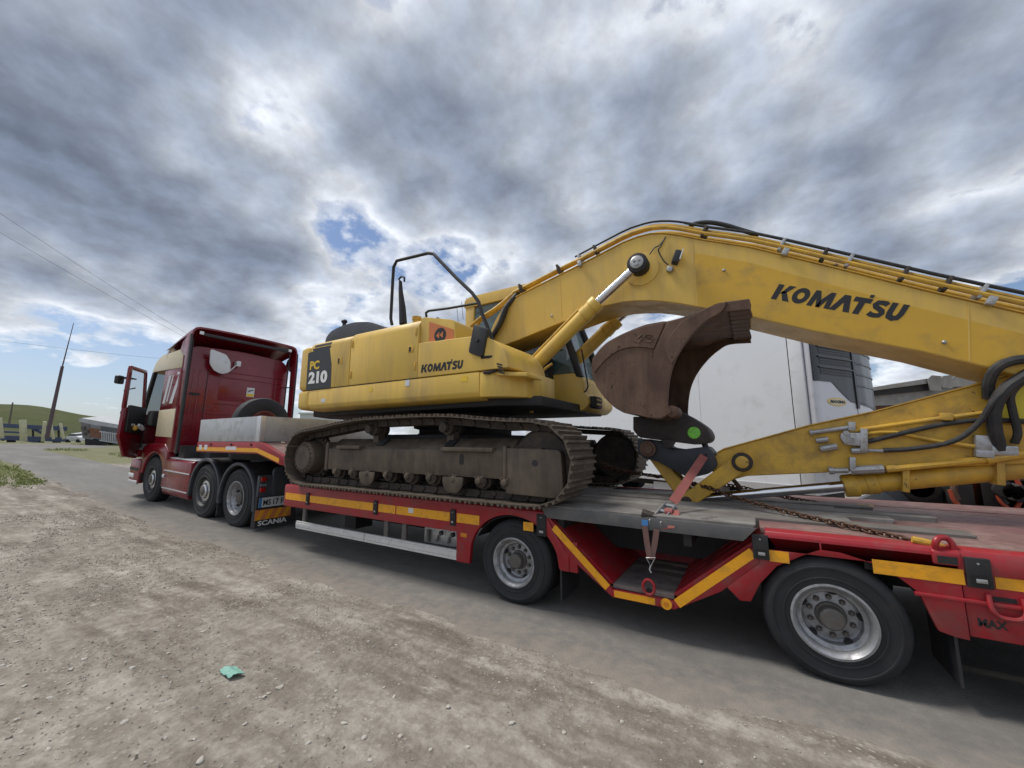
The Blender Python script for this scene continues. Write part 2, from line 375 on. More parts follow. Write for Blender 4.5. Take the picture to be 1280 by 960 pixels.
def logo_mesh():
    # heavy slanted capitals of the maker's name
    polys = []; x = 0
    def P(*pts): polys.append([(x+a,b) for a,b in pts])
    def Q(qs):
        for q in qs: polys.append([(x+p.x,p.y) for p in q])
    P((0,0),(.34,0),(.34,1),(0,1)); P((.34,.40),(.66,1),(1.06,1),(.64,.48)); P((.38,.56),(.66,.62),(1.10,0),(.70,0)); x += 1.11
    Q(ribbon(arc(.47,.5,.335,.365,0,352,24), .285, True)); x += 1.03
    P((0,0),(.30,0),(.36,.60),(.36,1),(.09,1)); P((.36,1),(.36,.48),(.52,.0),(.72,.0),(.66,.42)); P((.52,0),(.74,0),(.94,.5),(.94,1),(.66,.55)); P((.94,1),(.94,.6),(.98,0),(1.29,0),(1.20,1)); x += 1.33
    P((-.06,0),(.28,0),(.50,.54),(.50,1),(.33,1)); P((.50,1),(.50,.54),(.70,0),(1.04,0),(.67,1)); x += .98
    P((-.08,.72),(.82,.72),(.82,1),(-.08,1)); P((.22,0),(.55,0),(.55,.72),(.22,.72)); P((.58,1.06),(.78,1.06),(.78,1.24),(.58,1.24)); x += .90
    Q(ribbon([(.74,.80),(.62,.88),(.45,.89),(.25,.86),(.17,.73),(.25,.60),(.45,.52),(.62,.43),(.68,.29),(.60,.15),(.42,.11),(.24,.12),(.06,.20)], .265)); x += .88
    Q(ribbon([(.14,1.0),(.14,.42),(.20,.20),(.40,.12),(.60,.20),(.67,.42),(.67,1.0)], .29)); x += .8
    b = MB()
    for q in polys: b._pr([(px+py*.16,py,-.004) for px,py in q], [(px+py*.16,py,.004) for px,py in q])
    return b.mesh('lettering', smooth=0)
# ================================================================ ground, road, hill
def gz(x):
    # the lane climbs gently in front of the tractor unit
    if x > -5.6: return 0.0
    if x > -9.6: return .037*(x+5.6)**2/8.0
    if x > -30: return .037*(2.0 + (-9.6-x))
    if x > -50: s = (-30-x)/20; return .037*(22.4) + .037*20*(s - .5*s*s*.85)
    return .037*22.4 + .037*20*.575 + (-50-x)*.0055
def road_edges(x):
    # near and far edge (y) of the hard lane at x
    w = .06*math.sin(x*1.7) + .04*math.sin(x*4.3+1) + .05*math.sin(x*.7)
    near = 2.88 + w
    if x < -9: near += .026*min(16,-9-x)
    far = 6.9
    if x < -11: far += -1.2*min(1,(-11-x)/8)
    if x < -37: far += 5.0*min(1,(-37-x)/5)**1.5
    return near, far
def relief(x, y):
    n, f = road_edges(x); d = max(n-y, y-f)
    k = min(1, max(0, d/.5)); k0 = min(1, max(0, (d+.1)/.3))
    if y > 3: k *= .4
    p = Vector((x,y,0))
    r = .040*mnoise.noise(p*.55) + .020*mnoise.noise(Vector((x*.5,y*2.6,3))) + .012*mnoise.noise(p*2.7) + .006*mnoise.noise(p*7) + .0035*mnoise.noise(p*19) + .002*mnoise.noise(p*41)
    return k*r - .004 + k0*.008
def axis_pts(segs):
    out = []
    for a, b, st in segs:
        n = max(1, round((b-a)/st)); out += [a+(b-a)*i/n for i in range(n)]
    return out + [segs[-1][1]]
gx = axis_pts([(-900,-120,60),(-120,-40,6),(-40,-16,.8),(-16,-8,.16),(-8,-4,.06),(-4,1.6,.032),(1.6,4,.2),(4,40,3),(40,400,45)])
gy = axis_pts([(-500,-40,60),(-40,-8,4),(-8,-1.5,.5),(-1.5,.3,.12),(.3,3.2,.032),(3.2,8.5,.25),(8.5,30,2),(30,120,10),(120,900,90)])
rows = [[(x,y,gz(x)+relief(x,y)*(1 if -60 < x < 10 and -10 < y < 30 else 0)) for x in gx] for y in gy]
t = mat('gravelly_dirt'); v = t.coord()
n1 = t.noise(v,.55,5,.6,.4); n2 = t.noise(t.coord((.55,1.6,1), (0,0,R(4))), 2.2, 9, .66, .5); n3 = t.noise(v,9,8,.7); n4 = t.noise(v,60,4,.7)
rut = t.noise(t.coord((.16,2.3,1),(0,0,R(3))),1.5,7,.62,.25)
mixn = t.math('ADD', t.math('MULTIPLY', n2, .58), t.math('MULTIPLY', rut, .42))
c = t.ramp(mixn, [(.36,(.112,.094,.076)),(.45,(.185,.160,.132)),(.52,(.280,.250,.212)),(.62,(.405,.372,.325)),(.74,(.50,.465,.415))])
c = t.mix(t.ramp(n1,[(.45,0.0),(.66,.55)]), c, (.34,.312,.272))
c = t.mix(t.ramp(n3,[(.36,.6),(.56,0.0)]), c, (.135,.112,.088))
c = t.mix(t.ramp(n3,[(.56,0.0),(.72,.5)]), c, (.46,.43,.385))
st1 = t.voro(v,26); st2 = t.voro(v,60); 
ms = t.math('MULTIPLY', t.ramp(st1,[(.17,1.0),(.26,0.0)]), t.ramp(t.noise(v,2.0,5,.6),[(.44,0.0),(.60,1.0)]))
c = t.mix(t.math('MULTIPLY',ms,.8), c, (.42,.385,.335))
c = t.mix(t.math('MULTIPLY', t.ramp(st2,[(.16,1.0),(.28,0.0)]), .5), c, t.mix(n3,(.40,.37,.33),(.15,.13,.11)))
# pale chalky scuffs
sc = t.math('MULTIPLY', t.ramp(t.noise(t.coord((1,2.0,1),(0,0,R(-20))),1.5,8,.72,.8),[(.60,0.0),(.70,1.0)]), t.ramp(n4,[(.3,.2),(.6,1.0)]))
c = t.mix(t.math('MULTIPLY',sc,.75), c, (.56,.53,.48))
# grass where the ground is away from the wheels
gpos = t.new('ShaderNodeSeparateXYZ'); t.l.new(v, gpos.inputs[0])
far_m = t.ramp(t.math('MULTIPLY', gpos.outputs[0], -.01), [(.20,0.0),(.27,1.0)])
gn = t.math('ADD', t.math('MULTIPLY', far_m, .62), t.math('MULTIPLY', t.noise(v,.35,6,.65,.5), .75))
gm = t.ramp(gn, [(.66,0.0),(.82,1.0)])
gx_ = t.math('ADD', t.math('MULTIPLY', gpos.outputs[0], -.1), t.math('MULTIPLY', t.noise(v,.5,6,.65,.6), 1.0))
gp_ = t.math('MULTIPLY', t.ramp(t.math('MULTIPLY', gx_, .25), [(.56,0.0),(.66,1.0)]), t.ramp(t.math('MULTIPLY', gpos.outputs[1], .1), [(.30,1.0),(.36,0.0)]))
gm = t.math('MAXIMUM', t.math('MULTIPLY', gm, .75), gp_)
gcol = t.mix(t.noise(v,3,6,.7), (.080,.105,.030), (.20,.185,.085))
c = t.mix(gm, c, gcol)
bh = t.math('ADD', t.math('ADD', t.math('MULTIPLY', n3,.5), t.math('MULTIPLY', n4,.25)), t.math('MULTIPLY', t.math('SUBTRACT',1.0,st1),.5))
DIRT = surf(t, c, .92, 0, .25, 0, t.bump(bh,.75,.02))
g = structure(MB().grid(rows).build('ground', DIRT, recalc=False, smooth=180))

t = mat('dusty_asphalt'); v = t.coord(); vl = t.coord((.25,1.3,1))
n1 = t.noise(vl,1.0,6,.6,.3); n2 = t.noise(v,7,8,.7); vo = t.voro(v,95); n5 = t.noise(v,130,3,.7)
c = t.ramp(n1,[(.28,(.150,.143,.132)),(.5,(.190,.182,.168)),(.72,(.245,.233,.214))])
c = t.mix(t.ramp(n2,[(.38,.5),(.62,0.0)]), c, (.13,.123,.113))
c = t.mix(t.math('MULTIPLY', t.ramp(vo,[(.12,1.0),(.30,0.0)]), .45), c, t.mix(n5,(.30,.285,.26),(.07,.065,.06)))
ep = t.new('ShaderNodeSeparateXYZ'); t.l.new(v, ep.inputs[0])
edge = t.ramp(t.math('SUBTRACT', ep.outputs[1], t.math('MULTIPLY', n1, .75)), [(.0,1.0),(1.0,0.0)])
ed = t.ramp(t.math('ADD', t.math('MULTIPLY', t.math('SUBTRACT', 3.30, ep.outputs[1]), 1.1), t.math('MULTIPLY', t.math('SUBTRACT', n2, .5), 1.6)), [(.0,0.0),(.55,1.0)])
c = t.mix(t.math('MULTIPLY', ed,.72), c, t.mix(n2,(.19,.158,.128),(.30,.262,.222)))
ROADM = surf(t, c, .88, 0, .3, 0, t.bump(t.math('ADD', t.math('MULTIPLY',vo,.7), t.math('MULTIPLY',n2,.5)), .5, .008))
rx = axis_pts([(-62,-40,1.0),(-40,-16,.5),(-16,-7,.2),(-7,3,.07),(3,30,1.5)])
rr = []
for i in range(25):
    u = i/24; row = []
    for x in rx:
        n, f = road_edges(x); n += .05*mnoise.noise(Vector((x*3,0,5))) + .03*mnoise.noise(Vector((x*11,0,5))); y = n + (f-n)*u**1.3
        row.append((x, y, gz(x) + .005 + (.008 if 0 < i < 24 else -.006)))
    rr.append(row)
structure(MB().grid(rr).build('road', ROADM, recalc=False, smooth=180))

# far grassy hill
t = mat('hill_grass'); v = t.coord(); n1 = t.noise(t.coord((1,1,3)),.02,7,.6,.6); n2 = t.noise(v,.15,8,.7)
c = t.ramp(n1,[(.3,(.052,.064,.026)),(.5,(.080,.090,.036)),(.7,(.125,.120,.060))]); c = t.mix(t.ramp(n2,[(.35,.4),(.6,0.0)]), c, (.045,.055,.022))
HILLM = surf(t, c, .95, 0, .1, 0, t.bump(n2,.6,.6))
hr = []
for i in range(17):
    u = i/16; row = []
    for j in range(61):
        px = -420 + 1000*j/60
        d = ray(px,540); d.z = 0; d.normalize()
        crest = 17.5 - .032*(px+60) + .8*math.sin(px*.02) + .5*math.sin(px*.047)
        dist = 110 + 150*u; p = d*dist
        z = gz(p.x)*.6 - 1.2 + max(crest,3.5)*math.sin(u*math.pi/2)**1.2 + .35*mnoise.noise(Vector((p.x*.04,p.y*.04,0)))
        row.append((p.x,p.y,z))
    hr.append(row)
structure(MB().grid(hr).build('hill', HILLM, recalc=False, smooth=180))
# ================================================================ low loader semi trailer
YN, YF, ZD = 3.465, 6.015, .925          # near side, far side, deck height
t = mat('weathered_deck_plank'); v = t.coord((.6,14,3)); oi = t.new('ShaderNodeObjectInfo')
n1 = t.noise(v,2.0,8,.65,.4); n2 = t.noise(t.coord(),5,6,.6); n3 = t.noise(t.coord((1.2,60,4)),3,4,.6)
c = t.ramp(n1,[(.25,(.15,.143,.136)),(.5,(.245,.236,.224)),(.75,(.37,.358,.34))])
c = t.mix(t.ramp(n2,[(.42,.55),(.62,0.0)]), c, (.11,.098,.086)); c = t.mix(t.math('MULTIPLY', oi.outputs['Random'], .75), c, (.115,.102,.09))
WOODG = surf(t, c, .85, 0, .25, 0, t.bump(t.math('ADD', n1, n3), .5, .006))
t = mat('dusty_red_tread_plate'); v = t.coord()
n1 = t.noise(v,1.4,7,.62,.4); n2 = t.noise(v,11,6,.7)
w1 = t.new('ShaderNodeTexWave', wave_type='BANDS', bands_direction='DIAGONAL'); w1.inputs['Scale'].default_value = 22; t.l.new(v, w1.inputs[0])
c = t.ramp(n1,[(.25,(.20,.075,.072)),(.5,(.27,.165,.15)),(.75,(.34,.26,.235))]); c = t.mix(t.ramp(n2,[(.4,.5),(.62,0.0)]), c, (.095,.05,.045))
PLATE = surf(t, c, .6, .1, .35, 0, t.bump(t.math('ADD', w1.outputs[0], n2), .35, .004))

TR = thing('low_loader_trailer', 'long red low loader trailer with yellow reflective stripes carrying the excavator', 'trailer', (-2.3,(YN+YF)/2,0))
def wheel_parts(parent, cx, yo, cz, rad, width, rim_r, dish, side=-1, bolts=10, hub_r=.085, hub_out=.0, rimmat=None, tread=True, spare=False):
    # a wheel whose outer face lies at y = yo and looks towards -y (side -1) or +y
    s = -side; rimmat = rimmat or RIM
    w = width; r = rad; ax = (0,s,0)
    prof = [(rim_r,.006),(rim_r+.012,-.004+.004),(r*.66,.002),(r*.67,-.004),(r*.685,-.004),(r*.69,.001),(r*.80,.000),(r*.83,-.001),(r*.835,-.006),(r*.86,-.006),(r*.865,.002),(r*.90,.006),(r*.965,.022),(r*.99,.045)]
    k = 5; tw = w-.09
    if tread:
        for i in range(k):
            a = .045+tw*i/k; b = .045+tw*(i+1)/k
            prof += [(r,a+.006),(r,b-.006),(r-.014,b-.004),(r-.014,b+.004)] if i < k-1 else [(r,a+.006),(r,b)]
    prof += [(r*.965,w-.022),(r*.90,w-.006),(r*.80,w),(rim_r,w-.006)]
    wh = MB().lathe(prof, (cx,yo,cz), ax, 56, cap=False)
    wh.lathe([(rim_r,w-.006),(rim_r*.97,w*.5),(rim_r,.006)], (cx,yo,cz), ax, 56, cap=False)
    W_ = wh.build('wheel', RUBBER, parent, recalc=True)
    W_['label'] = 'road wheel with black tyre'
    rp = [(rim_r+.008,.004),(rim_r+.010,-.008),(rim_r-.004,-.010),(rim_r-.016,.004),(rim_r-.026,.016),(rim_r-.032,.05),(rim_r-.045,.062),(rim_r-.056,dish*.55),(rim_r*.72,dish*.92),(rim_r*.66,dish),(rim_r*.40,dish-.006),(rim_r*.36,dish+.012),(.0005,dish+.012)]
    MB().lathe(rp, (cx,yo,cz), ax, 56, cap=False).build('rim', rimmat, W_)
    hb = [(hub_r*1.22,dish+.01),(hub_r*1.2,dish-.02),(hub_r,dish-.03),(hub_r*.96,dish-.075-hub_out),(hub_r*.8,dish-.085-hub_out),(.0005,dish-.087-hub_out)]
    if not spare: MB().lathe(hb, (cx,yo,cz), ax, 28, cap=False).build('hub', HUB, W_)
    nut = MB().lathe([(.019,.014),(.019,-.012),(.013,-.028),(.001,-.028)], (0,0,0), ax, 6, cap=False).mesh('lug_nut')
    if not spare:
        for i in range(bolts):
            a = 2*math.pi*(i+.5)/bolts
            o = Vector((cx+rim_r*.54*math.cos(a), yo+s*dish, cz+rim_r*.54*math.sin(a))) - Vector(ORG[TOPNAME(parent)])
            link('lug_nut', nut, HUB, W_, Matrix.Translation(o))
    hole = MB().lathe([(.026,.004),(.026,-.004),(.001,-.004)], (0,0,0), ax, 14, cap=False).mesh('hand_hole')
    for i in range(5 if not spare else 0):
        a = 2*math.pi*(i+.15)/5 ; rr = rim_r*.715; dd = dish*.84
        o = Vector((cx+rr*math.cos(a), yo+s*(dd-.012), cz+rr*math.sin(a))) - Vector(ORG[TOPNAME(parent)])
        nrm = Vector((-math.cos(a)*.80, side*.60, -math.sin(a)*.80)).normalized()
        m = Matrix.Translation(o) @ Vector((0,side,0)).rotation_difference(nrm).to_matrix().to_4x4()
        link('hand_hole', hole, CHAS, W_, m)
    return W_
def TOPNAME(o):
    while o.parent is not None: o = o.parent
    return o.name
X1, X2, TRAD = -2.0854, .3682, .395
for cx in (X1, X2, X2+1.36):
    wheel_parts(TR, cx, YN+.004, TRAD, TRAD, .225, .222, .118, hub_r=.072, hub_out=.012)
    b = MB().lathe([(.222,.01),(TRAD*.9,0),(TRAD,.04),(TRAD,.19),(TRAD*.9,.225),(.222,.215)], (cx,YN+.26,TRAD), (0,1,0), 40, cap=True); b.build('inner_wheel', RUBBER, TR)
    for y0 in (YF-.23, YF-.49):
        MB().lathe([(.05,.02),(.222,.01),(TRAD*.9,0),(TRAD,.04),(TRAD,.19),(TRAD*.9,.225),(.222,.215),(.05,.2)], (cx,y0,TRAD), (0,1,0), 40).build('far_wheel', RUBBER, TR)
    MB().cyl((cx,YN+.1,TRAD),(cx,YF-.1,TRAD),.065,12).build('axle', CHAS, TR)

def arch(cx, r, a0, a1, n=16, zc=TRAD):
    s = .035 if cx > 0 else -.02
    return [(cx+s+(r+.015)*math.cos(R(a0+(a1-a0)*i/n)), zc+(r-.055)*math.sin(R(a0+(a1-a0)*i/n))) for i in range(n+1)]
# side frame: front beam, arch, drop panel
def arch_hit(cx, r, z): return math.degrees(math.asin((z-TRAD)/r))
RA = .468
# front beam with the panel ahead of the first wheel
p = [(-6.17,.90),(-6.17,.60),(-2.80,.60),(-2.80,.30),(-2.625,.30)] + arch(X1,.497,168,90,14) + [(X1,.90)]
MB().py(p, YN, YN+.05).build('side_frame', RED, TR, bevel=.006)
p = [(X1,.90)] + arch(X1,.497,90,18,14) + [(-1.60,.42),(-1.585,.40),(-1.50,.40),(-1.50,.53),(-1.66,.76),(-1.74,.90)]
MB().py(p, YN, YN+.05).build('side_frame', RED, TR, bevel=.006)
# the open V shaped tray between the wheels
for q in ([(-1.74,.90),(-1.11,.325),(-1.11,.265),(-1.50,.53)],
          [(-1.11,.325),(-.62,.325),(-.62,.265),(-1.11,.265)],
          [(-.62,.325),(-.02,.83),(-.02,.70),(-.28,.46),(-.62,.265)]):
    MB().py(q, YN, YN+.04).build('tray_frame', RED, TR, bevel=.005)
MB().py([(-1.74,.90),(-1.11,.37),(-1.11,.33),(-1.80,.90)], YN+.04, YN+1.0).build('tray_wall', RED, TR)
MB().py([(-.62,.37),(.0,.88),(.0,.80),(-.62,.33)], YN+.04, YN+1.0).build('tray_wall', RED, TR)
MB().box(-1.7,0,YN+1.0,YN+1.03,.33,.86).build('tray_back', RED, TR)
t = worn('dusty_tray_floor', (.12,.10,.10), (.22,.19,.17), .5, .7, scale=4)
MB().box(-1.13,-.60,YN+.04,YN+1.0,.33,.36).build('tray_floor', t, TR)
MB().box(-1.50,-1.42,YN+.008,YN+.05,.40,.66).build('gusset', RED, TR, bevel=.004)
# rear frame round the second wheel
aL = xzs(YN,(925,751),(938.6,752),(950,730),(971,708),(1004,694.5)); aR = xzs(YN,(1050,691.5),(1097,706.5),(1122,721),(1149,741),(1161,764),(1174,789))
mid = ((aL[-1][0]+aR[0][0])/2, max(aL[-1][1],aR[0][1])+.004)
p = [(-.02,.845),(-.02,.70),(-.24,.50)] + aL + [mid,(mid[0],.905),(.03,.905)]
MB().py(p, YN, YN+.05).build('side_frame', RED, TR, bevel=.004)
p = [(mid[0],.905),mid] + aR + [(.93,.435),(.99,.43),(.99,.905)]
MB().py(p, YN, YN+.05).build('side_frame', RED, TR, bevel=.004)
MB().py([(.995,.905),(.995,.45),(3.1,.45),(3.1,.905)], YN+.012, YN+.05).build('side_frame', RED, TR, bevel=.006)
# rounded top edge rail
MB().px([(YN,.80),(YN,.885),(YN+.02,.925),(YN+.06,.938),(YN+.10,.938),(YN+.10,.80)], .03, 3.1).build('edge_rail', RED, TR, bevel=.004)
MB().px([(YN+.002,.84),(YN+.002,.895),(YN+.02,.915),(YN+.10,.918),(YN+.10,.84)], -6.17, -1.74).build('edge_rail', RED, TR, bevel=.004)
MB().box(.78,3.1,YN-.006,YN+.02,.635,.66).build('rub_rail', RED, TR, bevel=.006)
# far side frame, underframe beams, deck base
MB().box(-6.28,3.1,YF-.05,YF,.56,.905).build('far_side_frame', RED, TR)
for y in (YN+.75, YF-.75): MB().box(-6.5,3.1,y-.06,y+.06,.50,.86).build('chassis_beam', CHAS, TR)
for i in range(9): x = -6.0+i*1.1; MB().box(x-.03,x+.03,YN+.06,YF-.06,.74,.86).build('cross_member', CHAS, TR)
MB().box(-6.28,-1.72,YN+.10,YF-.05,.86,.895).build('deck_base', CHAS, TR)
MB().box(-1.72,.03,YN+1.03,YF-.05,.86,.895).build('deck_base', CHAS, TR)
# planked deck, each board its own
ny = 11; pw = (YF-.06-(YN+.11))/ny
for i in range(ny):
    y0 = YN+.11+i*pw
    for x0, x1 in ((-6.25,-3.9-.2*(i%2)),(-3.9-.2*(i%2),-1.76)):
        dz = random.uniform(-.006,.004)
        MB().box(x0+.004,x1-.004,y0+.006,y0+pw-.006,.896,ZD+dz).build('deck_plank', WOODG, TR, bevel=.004, seg=1)
# thick board platform over the tray and back along the deck
for i in range(8):
    y0 = YN-.015 + i*.215; x0 = -1.74+.0*i
    xe = -.02 if i < 2 else (.62 + .30*((i*37)%3))
    zt = .962 + random.uniform(-.010,.010)
    poly = [(x0,.86 if i else .87),(x0,zt),(xe,zt),(xe-.05 if i else xe-.07,.86)]
    MB().py(poly, y0, y0+.196).build('deck_plank', WOODG, TR, bevel=.005, seg=1)
t = worn('grey_platform_edge', (.115,.118,.122), (.19,.175,.16), .4, .7, .1, 4, .15, chips=(.06,.05,.045), chip_amt=.0)
MB().py([(-1.77,.955),(-1.70,.855),(-.11,.845),(-.02,.945)], YN-.028, YN-.018).build('platform_edge', t, TR, bevel=.003)
for k in range(3):
    c0 = Vector((-.36+.025*k, YN+.035+.05*k, .972)); MB().box(c0.x-.028,c0.x+.028,c0.y-.012,c0.y+.012,.9665,.9695).build('slot', CHAS, TR)
# rear red tread plate and boards running back on it
MB().box(.0,3.1,YN+.10,YN+.62,.87,.932).build('tread_plate', PLATE, TR, bevel=.003)
MB().box(.0,3.1,YN+.64,YF-.62,.87,.928).build('tread_plate', PLATE, TR, bevel=.003)
MB().box(.0,3.1,YF-.60,YF-.05,.87,.932).build('tread_plate', PLATE, TR, bevel=.003)
# reflective tape
def tape(x0, x1, z0=.70, z1=.795, y=YN): 
    MB().box(x0,x1,y-.0035,y-.0005,z0,z1).build('reflective_stripe', STRIPE, TR)
for a, b in ((-6.13,-5.60),(-5.50,-4.15),(-4.05,-3.75),(-3.73,-2.90),(-2.80,-2.50)): tape(a,b)
tape(-1.97,-1.86,.71,.79); tape(.045,.16,.725,.80); tape(.60,1.005,.735,.82); tape(1.13,2.9,.735,.82,YN+.012)
def skew(p0, p1, h):
    d = Vector((p1[0]-p0[0],p1[1]-p0[1])).normalized(); n = Vector((-d.y,d.x))*h/2
    q = [(p0[0]+n.x,p0[1]+n.y),(p1[0]+n.x,p1[1]+n.y),(p1[0]-n.x,p1[1]-n.y),(p0[0]-n.x,p0[1]-n.y)]
    MB().py(q, YN-.0035, YN-.0005).build('reflective_stripe', STRIPE, TR)
skew((-1.645,.775),(-1.145,.335),.062); skew((-1.09,.297),(-.76,.297),.052); skew((-.595,.315),(-.055,.770),.068)
# stake pockets with latch
def pocket(x, z0=.68, z1=.86, w=.075, y=YN):
    o = MB().box(x-w/2,x+w/2,y-.016,y+.01,z0,z1).build('stake_pocket', CHAS, TR, bevel=.006)
    MB().box(x-w*.34,x+w*.34,y-.0185,y-.016,z0+.015,z0+.07).build('pocket_recess', surf(mat('black_recess'),(.004,.004,.005),.6), o)
    MB().box(x-w*.18,x+w*.25,y-.024,y-.0185,z0+.03,z0+.052).build('latch', ZINC, o, bevel=.002)
    MB().cyl((x,y-.02,z1-.03),(x,y-.015,z1-.03),.006,8).build('rivet', ZINC, o)
for x in (-5.55,-4.10,-2.85): pocket(x,.66,.83,.07)
pocket(-1.77,.68,.88,.10); pocket(-.005,.73,.90,.10); pocket(1.065,.73,.895,.105,YN)
# lashing rings
def ring(x, z, y=YN, r=.045):
    pts = [(x+r*math.cos(R(a)), y-.02, z+r*1.25*math.sin(R(a))) for a in range(0,360,24)]
    MB().tube(pts,.012,8,True).build('lashing_ring', RED, TR)
    MB().lathe([(.03,0),(.028,.003),(.001,.003)],(x,y-.0005,z-.04),(0,-1,0),16,cap=False).build('ring_socket', CHAS, TR)
ring(-.80,.405); 
pts = [(.905,YN+.02,.905),(.905,YN+.0,.955),(.925,YN+.01,.985),(.965,YN+.03,.985),(.985,YN+.03,.955),(.985,YN+.03,.905)]
MB().tube(spline(pts,4),.017,10).build('lashing_ring', RED, TR)
MB().px([(YN-.012,.835),(YN-.012,.91),(YN+.03,.935),(YN+.08,.94),(YN+.08,.835)],.88,1.005).build('ring_housing', RED, TR, bevel=.012)
MB().box(.90,.985,YN-.0145,YN-.012,.845,.888).build('ring_socket', CHAS, TR)
pts = [(1.09,YN-.0,.70),(1.09,YN-.02,.63),(1.12,YN-.02,.59),(1.19,YN-.02,.59),(1.22,YN-.02,.63),(1.22,YN,.70)]
MB().tube(spline(pts,4),.013,8).build('lashing_ring', RED, TR)
MB().box(1.11,1.20,YN+.009,YN+.012,.665,.69).build('ring_socket', CHAS, TR)
MB().lathe([(.042,0),(.042,.004),(.001,.004)],(-.675,YN,.297),(0,-1,0),18,cap=False).build('side_marker', STRIPE, TR)
MB().lathe([(.018,.004),(.018,.007),(.001,.007)],(-.675,YN,.297),(0,-1,0),14,cap=False).build('side_marker_lens', LAMPO, TR)
MB().box(-2.74,-2.66,YN-.006,YN,.56,.60).build('side_marker', LAMPO, TR)
fit_text('maker_lettering', text_mesh('MAX', .03), PRINT, TR, (1.035,YN+.0105,.515), (1,0,0), (0,0,1), .115, .045)
MB().box(-4.70+1.17,-3.45,YN-.0045,YN-.0035,.735,.79).build('white_label', WHITEB, TR)
# aluminium side guard
for x0,x1 in ((-5.81,-4.30),(-4.29,-2.80)):
    MB().px([(YN+.02,.305),(YN+.004,.31),(YN+.004,.332),(YN+.010,.335),(YN+.010,.342),(YN+.0,.346),(YN+.0,.384),(YN+.010,.388),(YN+.010,.395),(YN+.004,.398),(YN+.004,.41),(YN+.02,.415)], x0, x1).build('side_guard', ALU, TR)
for x in (-5.66,-3.93,-3.62): MB().box(x-.035,x+.035,YN+.022,YN+.06,.33,.62).build('guard_post', HUB, TR, bevel=.005)
# valve panel
cp = MB().box(-3.38,-2.82,YN+.12,YN+.15,.40,.61).build('valve_panel', ZINC, TR, bevel=.004)
for x in (-3.10,-2.93):
    MB().box(x-.035,x+.035,YN+.112,YN+.12,.50,.58).build('valve_plate', WHITEB, cp)
    MB().lathe([(.026,0),(.026,-.03),(.018,-.04),(.001,-.04)],(x,YN+.112,.535),(0,1,0),14,cap=False).build('valve_knob', BLACKP, cp)
    MB().cyl((x-.06,YN+.12,.50),(x-.06,YN+.09,.44),.014,8).build('air_coupling', HUB, cp)
MB().cyl((-3.3,YN+.1,.55),(-3.3,YN+.1,.42),.02,8).build('air_coupling', HUB, cp)
MB().tube(spline([(-4.3,YN+.3,.62),(-4.1,YN+.2,.56),(-3.9,YN+.2,.54),(-3.6,YN+.2,.56),(-3.4,YN+.15,.6)],4),.008,6).build('air_line', HOSE, TR)
# suspension and clutter under the deck
for cx in (X1,X2):
    MB().box(cx-.35,cx+.3,YN+.62,YN+.72,.36,.46).build('trailing_arm', CHAS, TR)
    MB().lathe([(.11,0),(.13,.05),(.11,.1),(.13,.15),(.11,.2)],(cx+.32,YN+.67,.45),(0,0,1),16).build('air_spring', CHAS, TR)
MB().cyl((-5.2,4.3,.50),(-3.9,4.3,.50),.14,20).build('air_tank', CHAS, TR)
MB().box(-5.3,-5.05,YN+.45,YN+.75,.30,.86).build('landing_leg', CHAS, TR)
# mudflaps
MB().box(-1.60,-1.585,YN+.03,YN+.46,.13,.44).build('mudflap', BLACKP, TR)
MB().box(.93,.945,YN+.03,YN+.46,.15,.46).build('mudflap', BLACKP, TR)
for cx in (X1,X2):
    p = arch(cx,.485,155,25,14); q = arch(cx,.478,25,155,14)
    MB().py(p+q, YN+.05, YN+.50).build('mudguard', CHAS, TR)
# ---- gooseneck
GX0, GX1 = -9.38, -7.08
p = [(GX0,1.555),(GX0,1.36),(GX1,1.36),(-6.36,1.20),(-6.16,1.19),(-6.16,1.30),(-6.9,1.53),(GX1,1.555)]
MB().py(p, YN, YN+.06).build('gooseneck_side', RED, TR, bevel=.005)
MB().py(p, YF-.06, YF).build('gooseneck_side', RED, TR, bevel=.005)
MB().py([(GX0+.02,1.54),(GX0+.02,1.20),(-7.2,1.20),(-6.45,.60),(-6.2,.60),(-6.2,1.25),(-6.9,1.5),(GX1,1.54)], YN+.55, YF-.55).build('gooseneck_beam', CHAS, TR, bevel=.01)
MB().box(GX0+.01,GX1,YN+.06,YF-.06,1.50,1.545).build('gooseneck_floor', PLATE, TR)
MB().py([(GX1,1.545),(-6.9,1.525),(-6.19,1.30),(-6.19,1.26),(GX1,1.50)], YN+.06, YF-.06).build('gooseneck_slope', PLATE, TR)
MB().box(-6.20,-6.16,YN+.35,YF-.35,.90,1.27).build('gooseneck_rear_plate', CHAS, TR)
MB().py([(GX0,1.455),(GX1-.02,1.455),(-6.40,1.30),(-6.40,1.23),(GX1-.02,1.385),(GX0,1.385)], YN-.004, YN-.0005).build('reflective_stripe', STRIPE, TR)
for x0,w in ((-9.28,.13),(-9.05,.13)): MB().box(x0,x0+w,YN-.006,YN-.004,1.41,1.50).build('white_label', WHITEB, TR)
MB().box(-8.18,-7.80,YN-.006,YN-.004,1.415,1.475).build('white_label', WHITEB, TR)
for x in (-8.8,-8.0,-7.3): MB().lathe([(.022,0),(.022,.012),(.001,.012)],(x,YN,1.51),(0,-1,0),10,cap=False).build('lashing_eye', CHAS, TR)
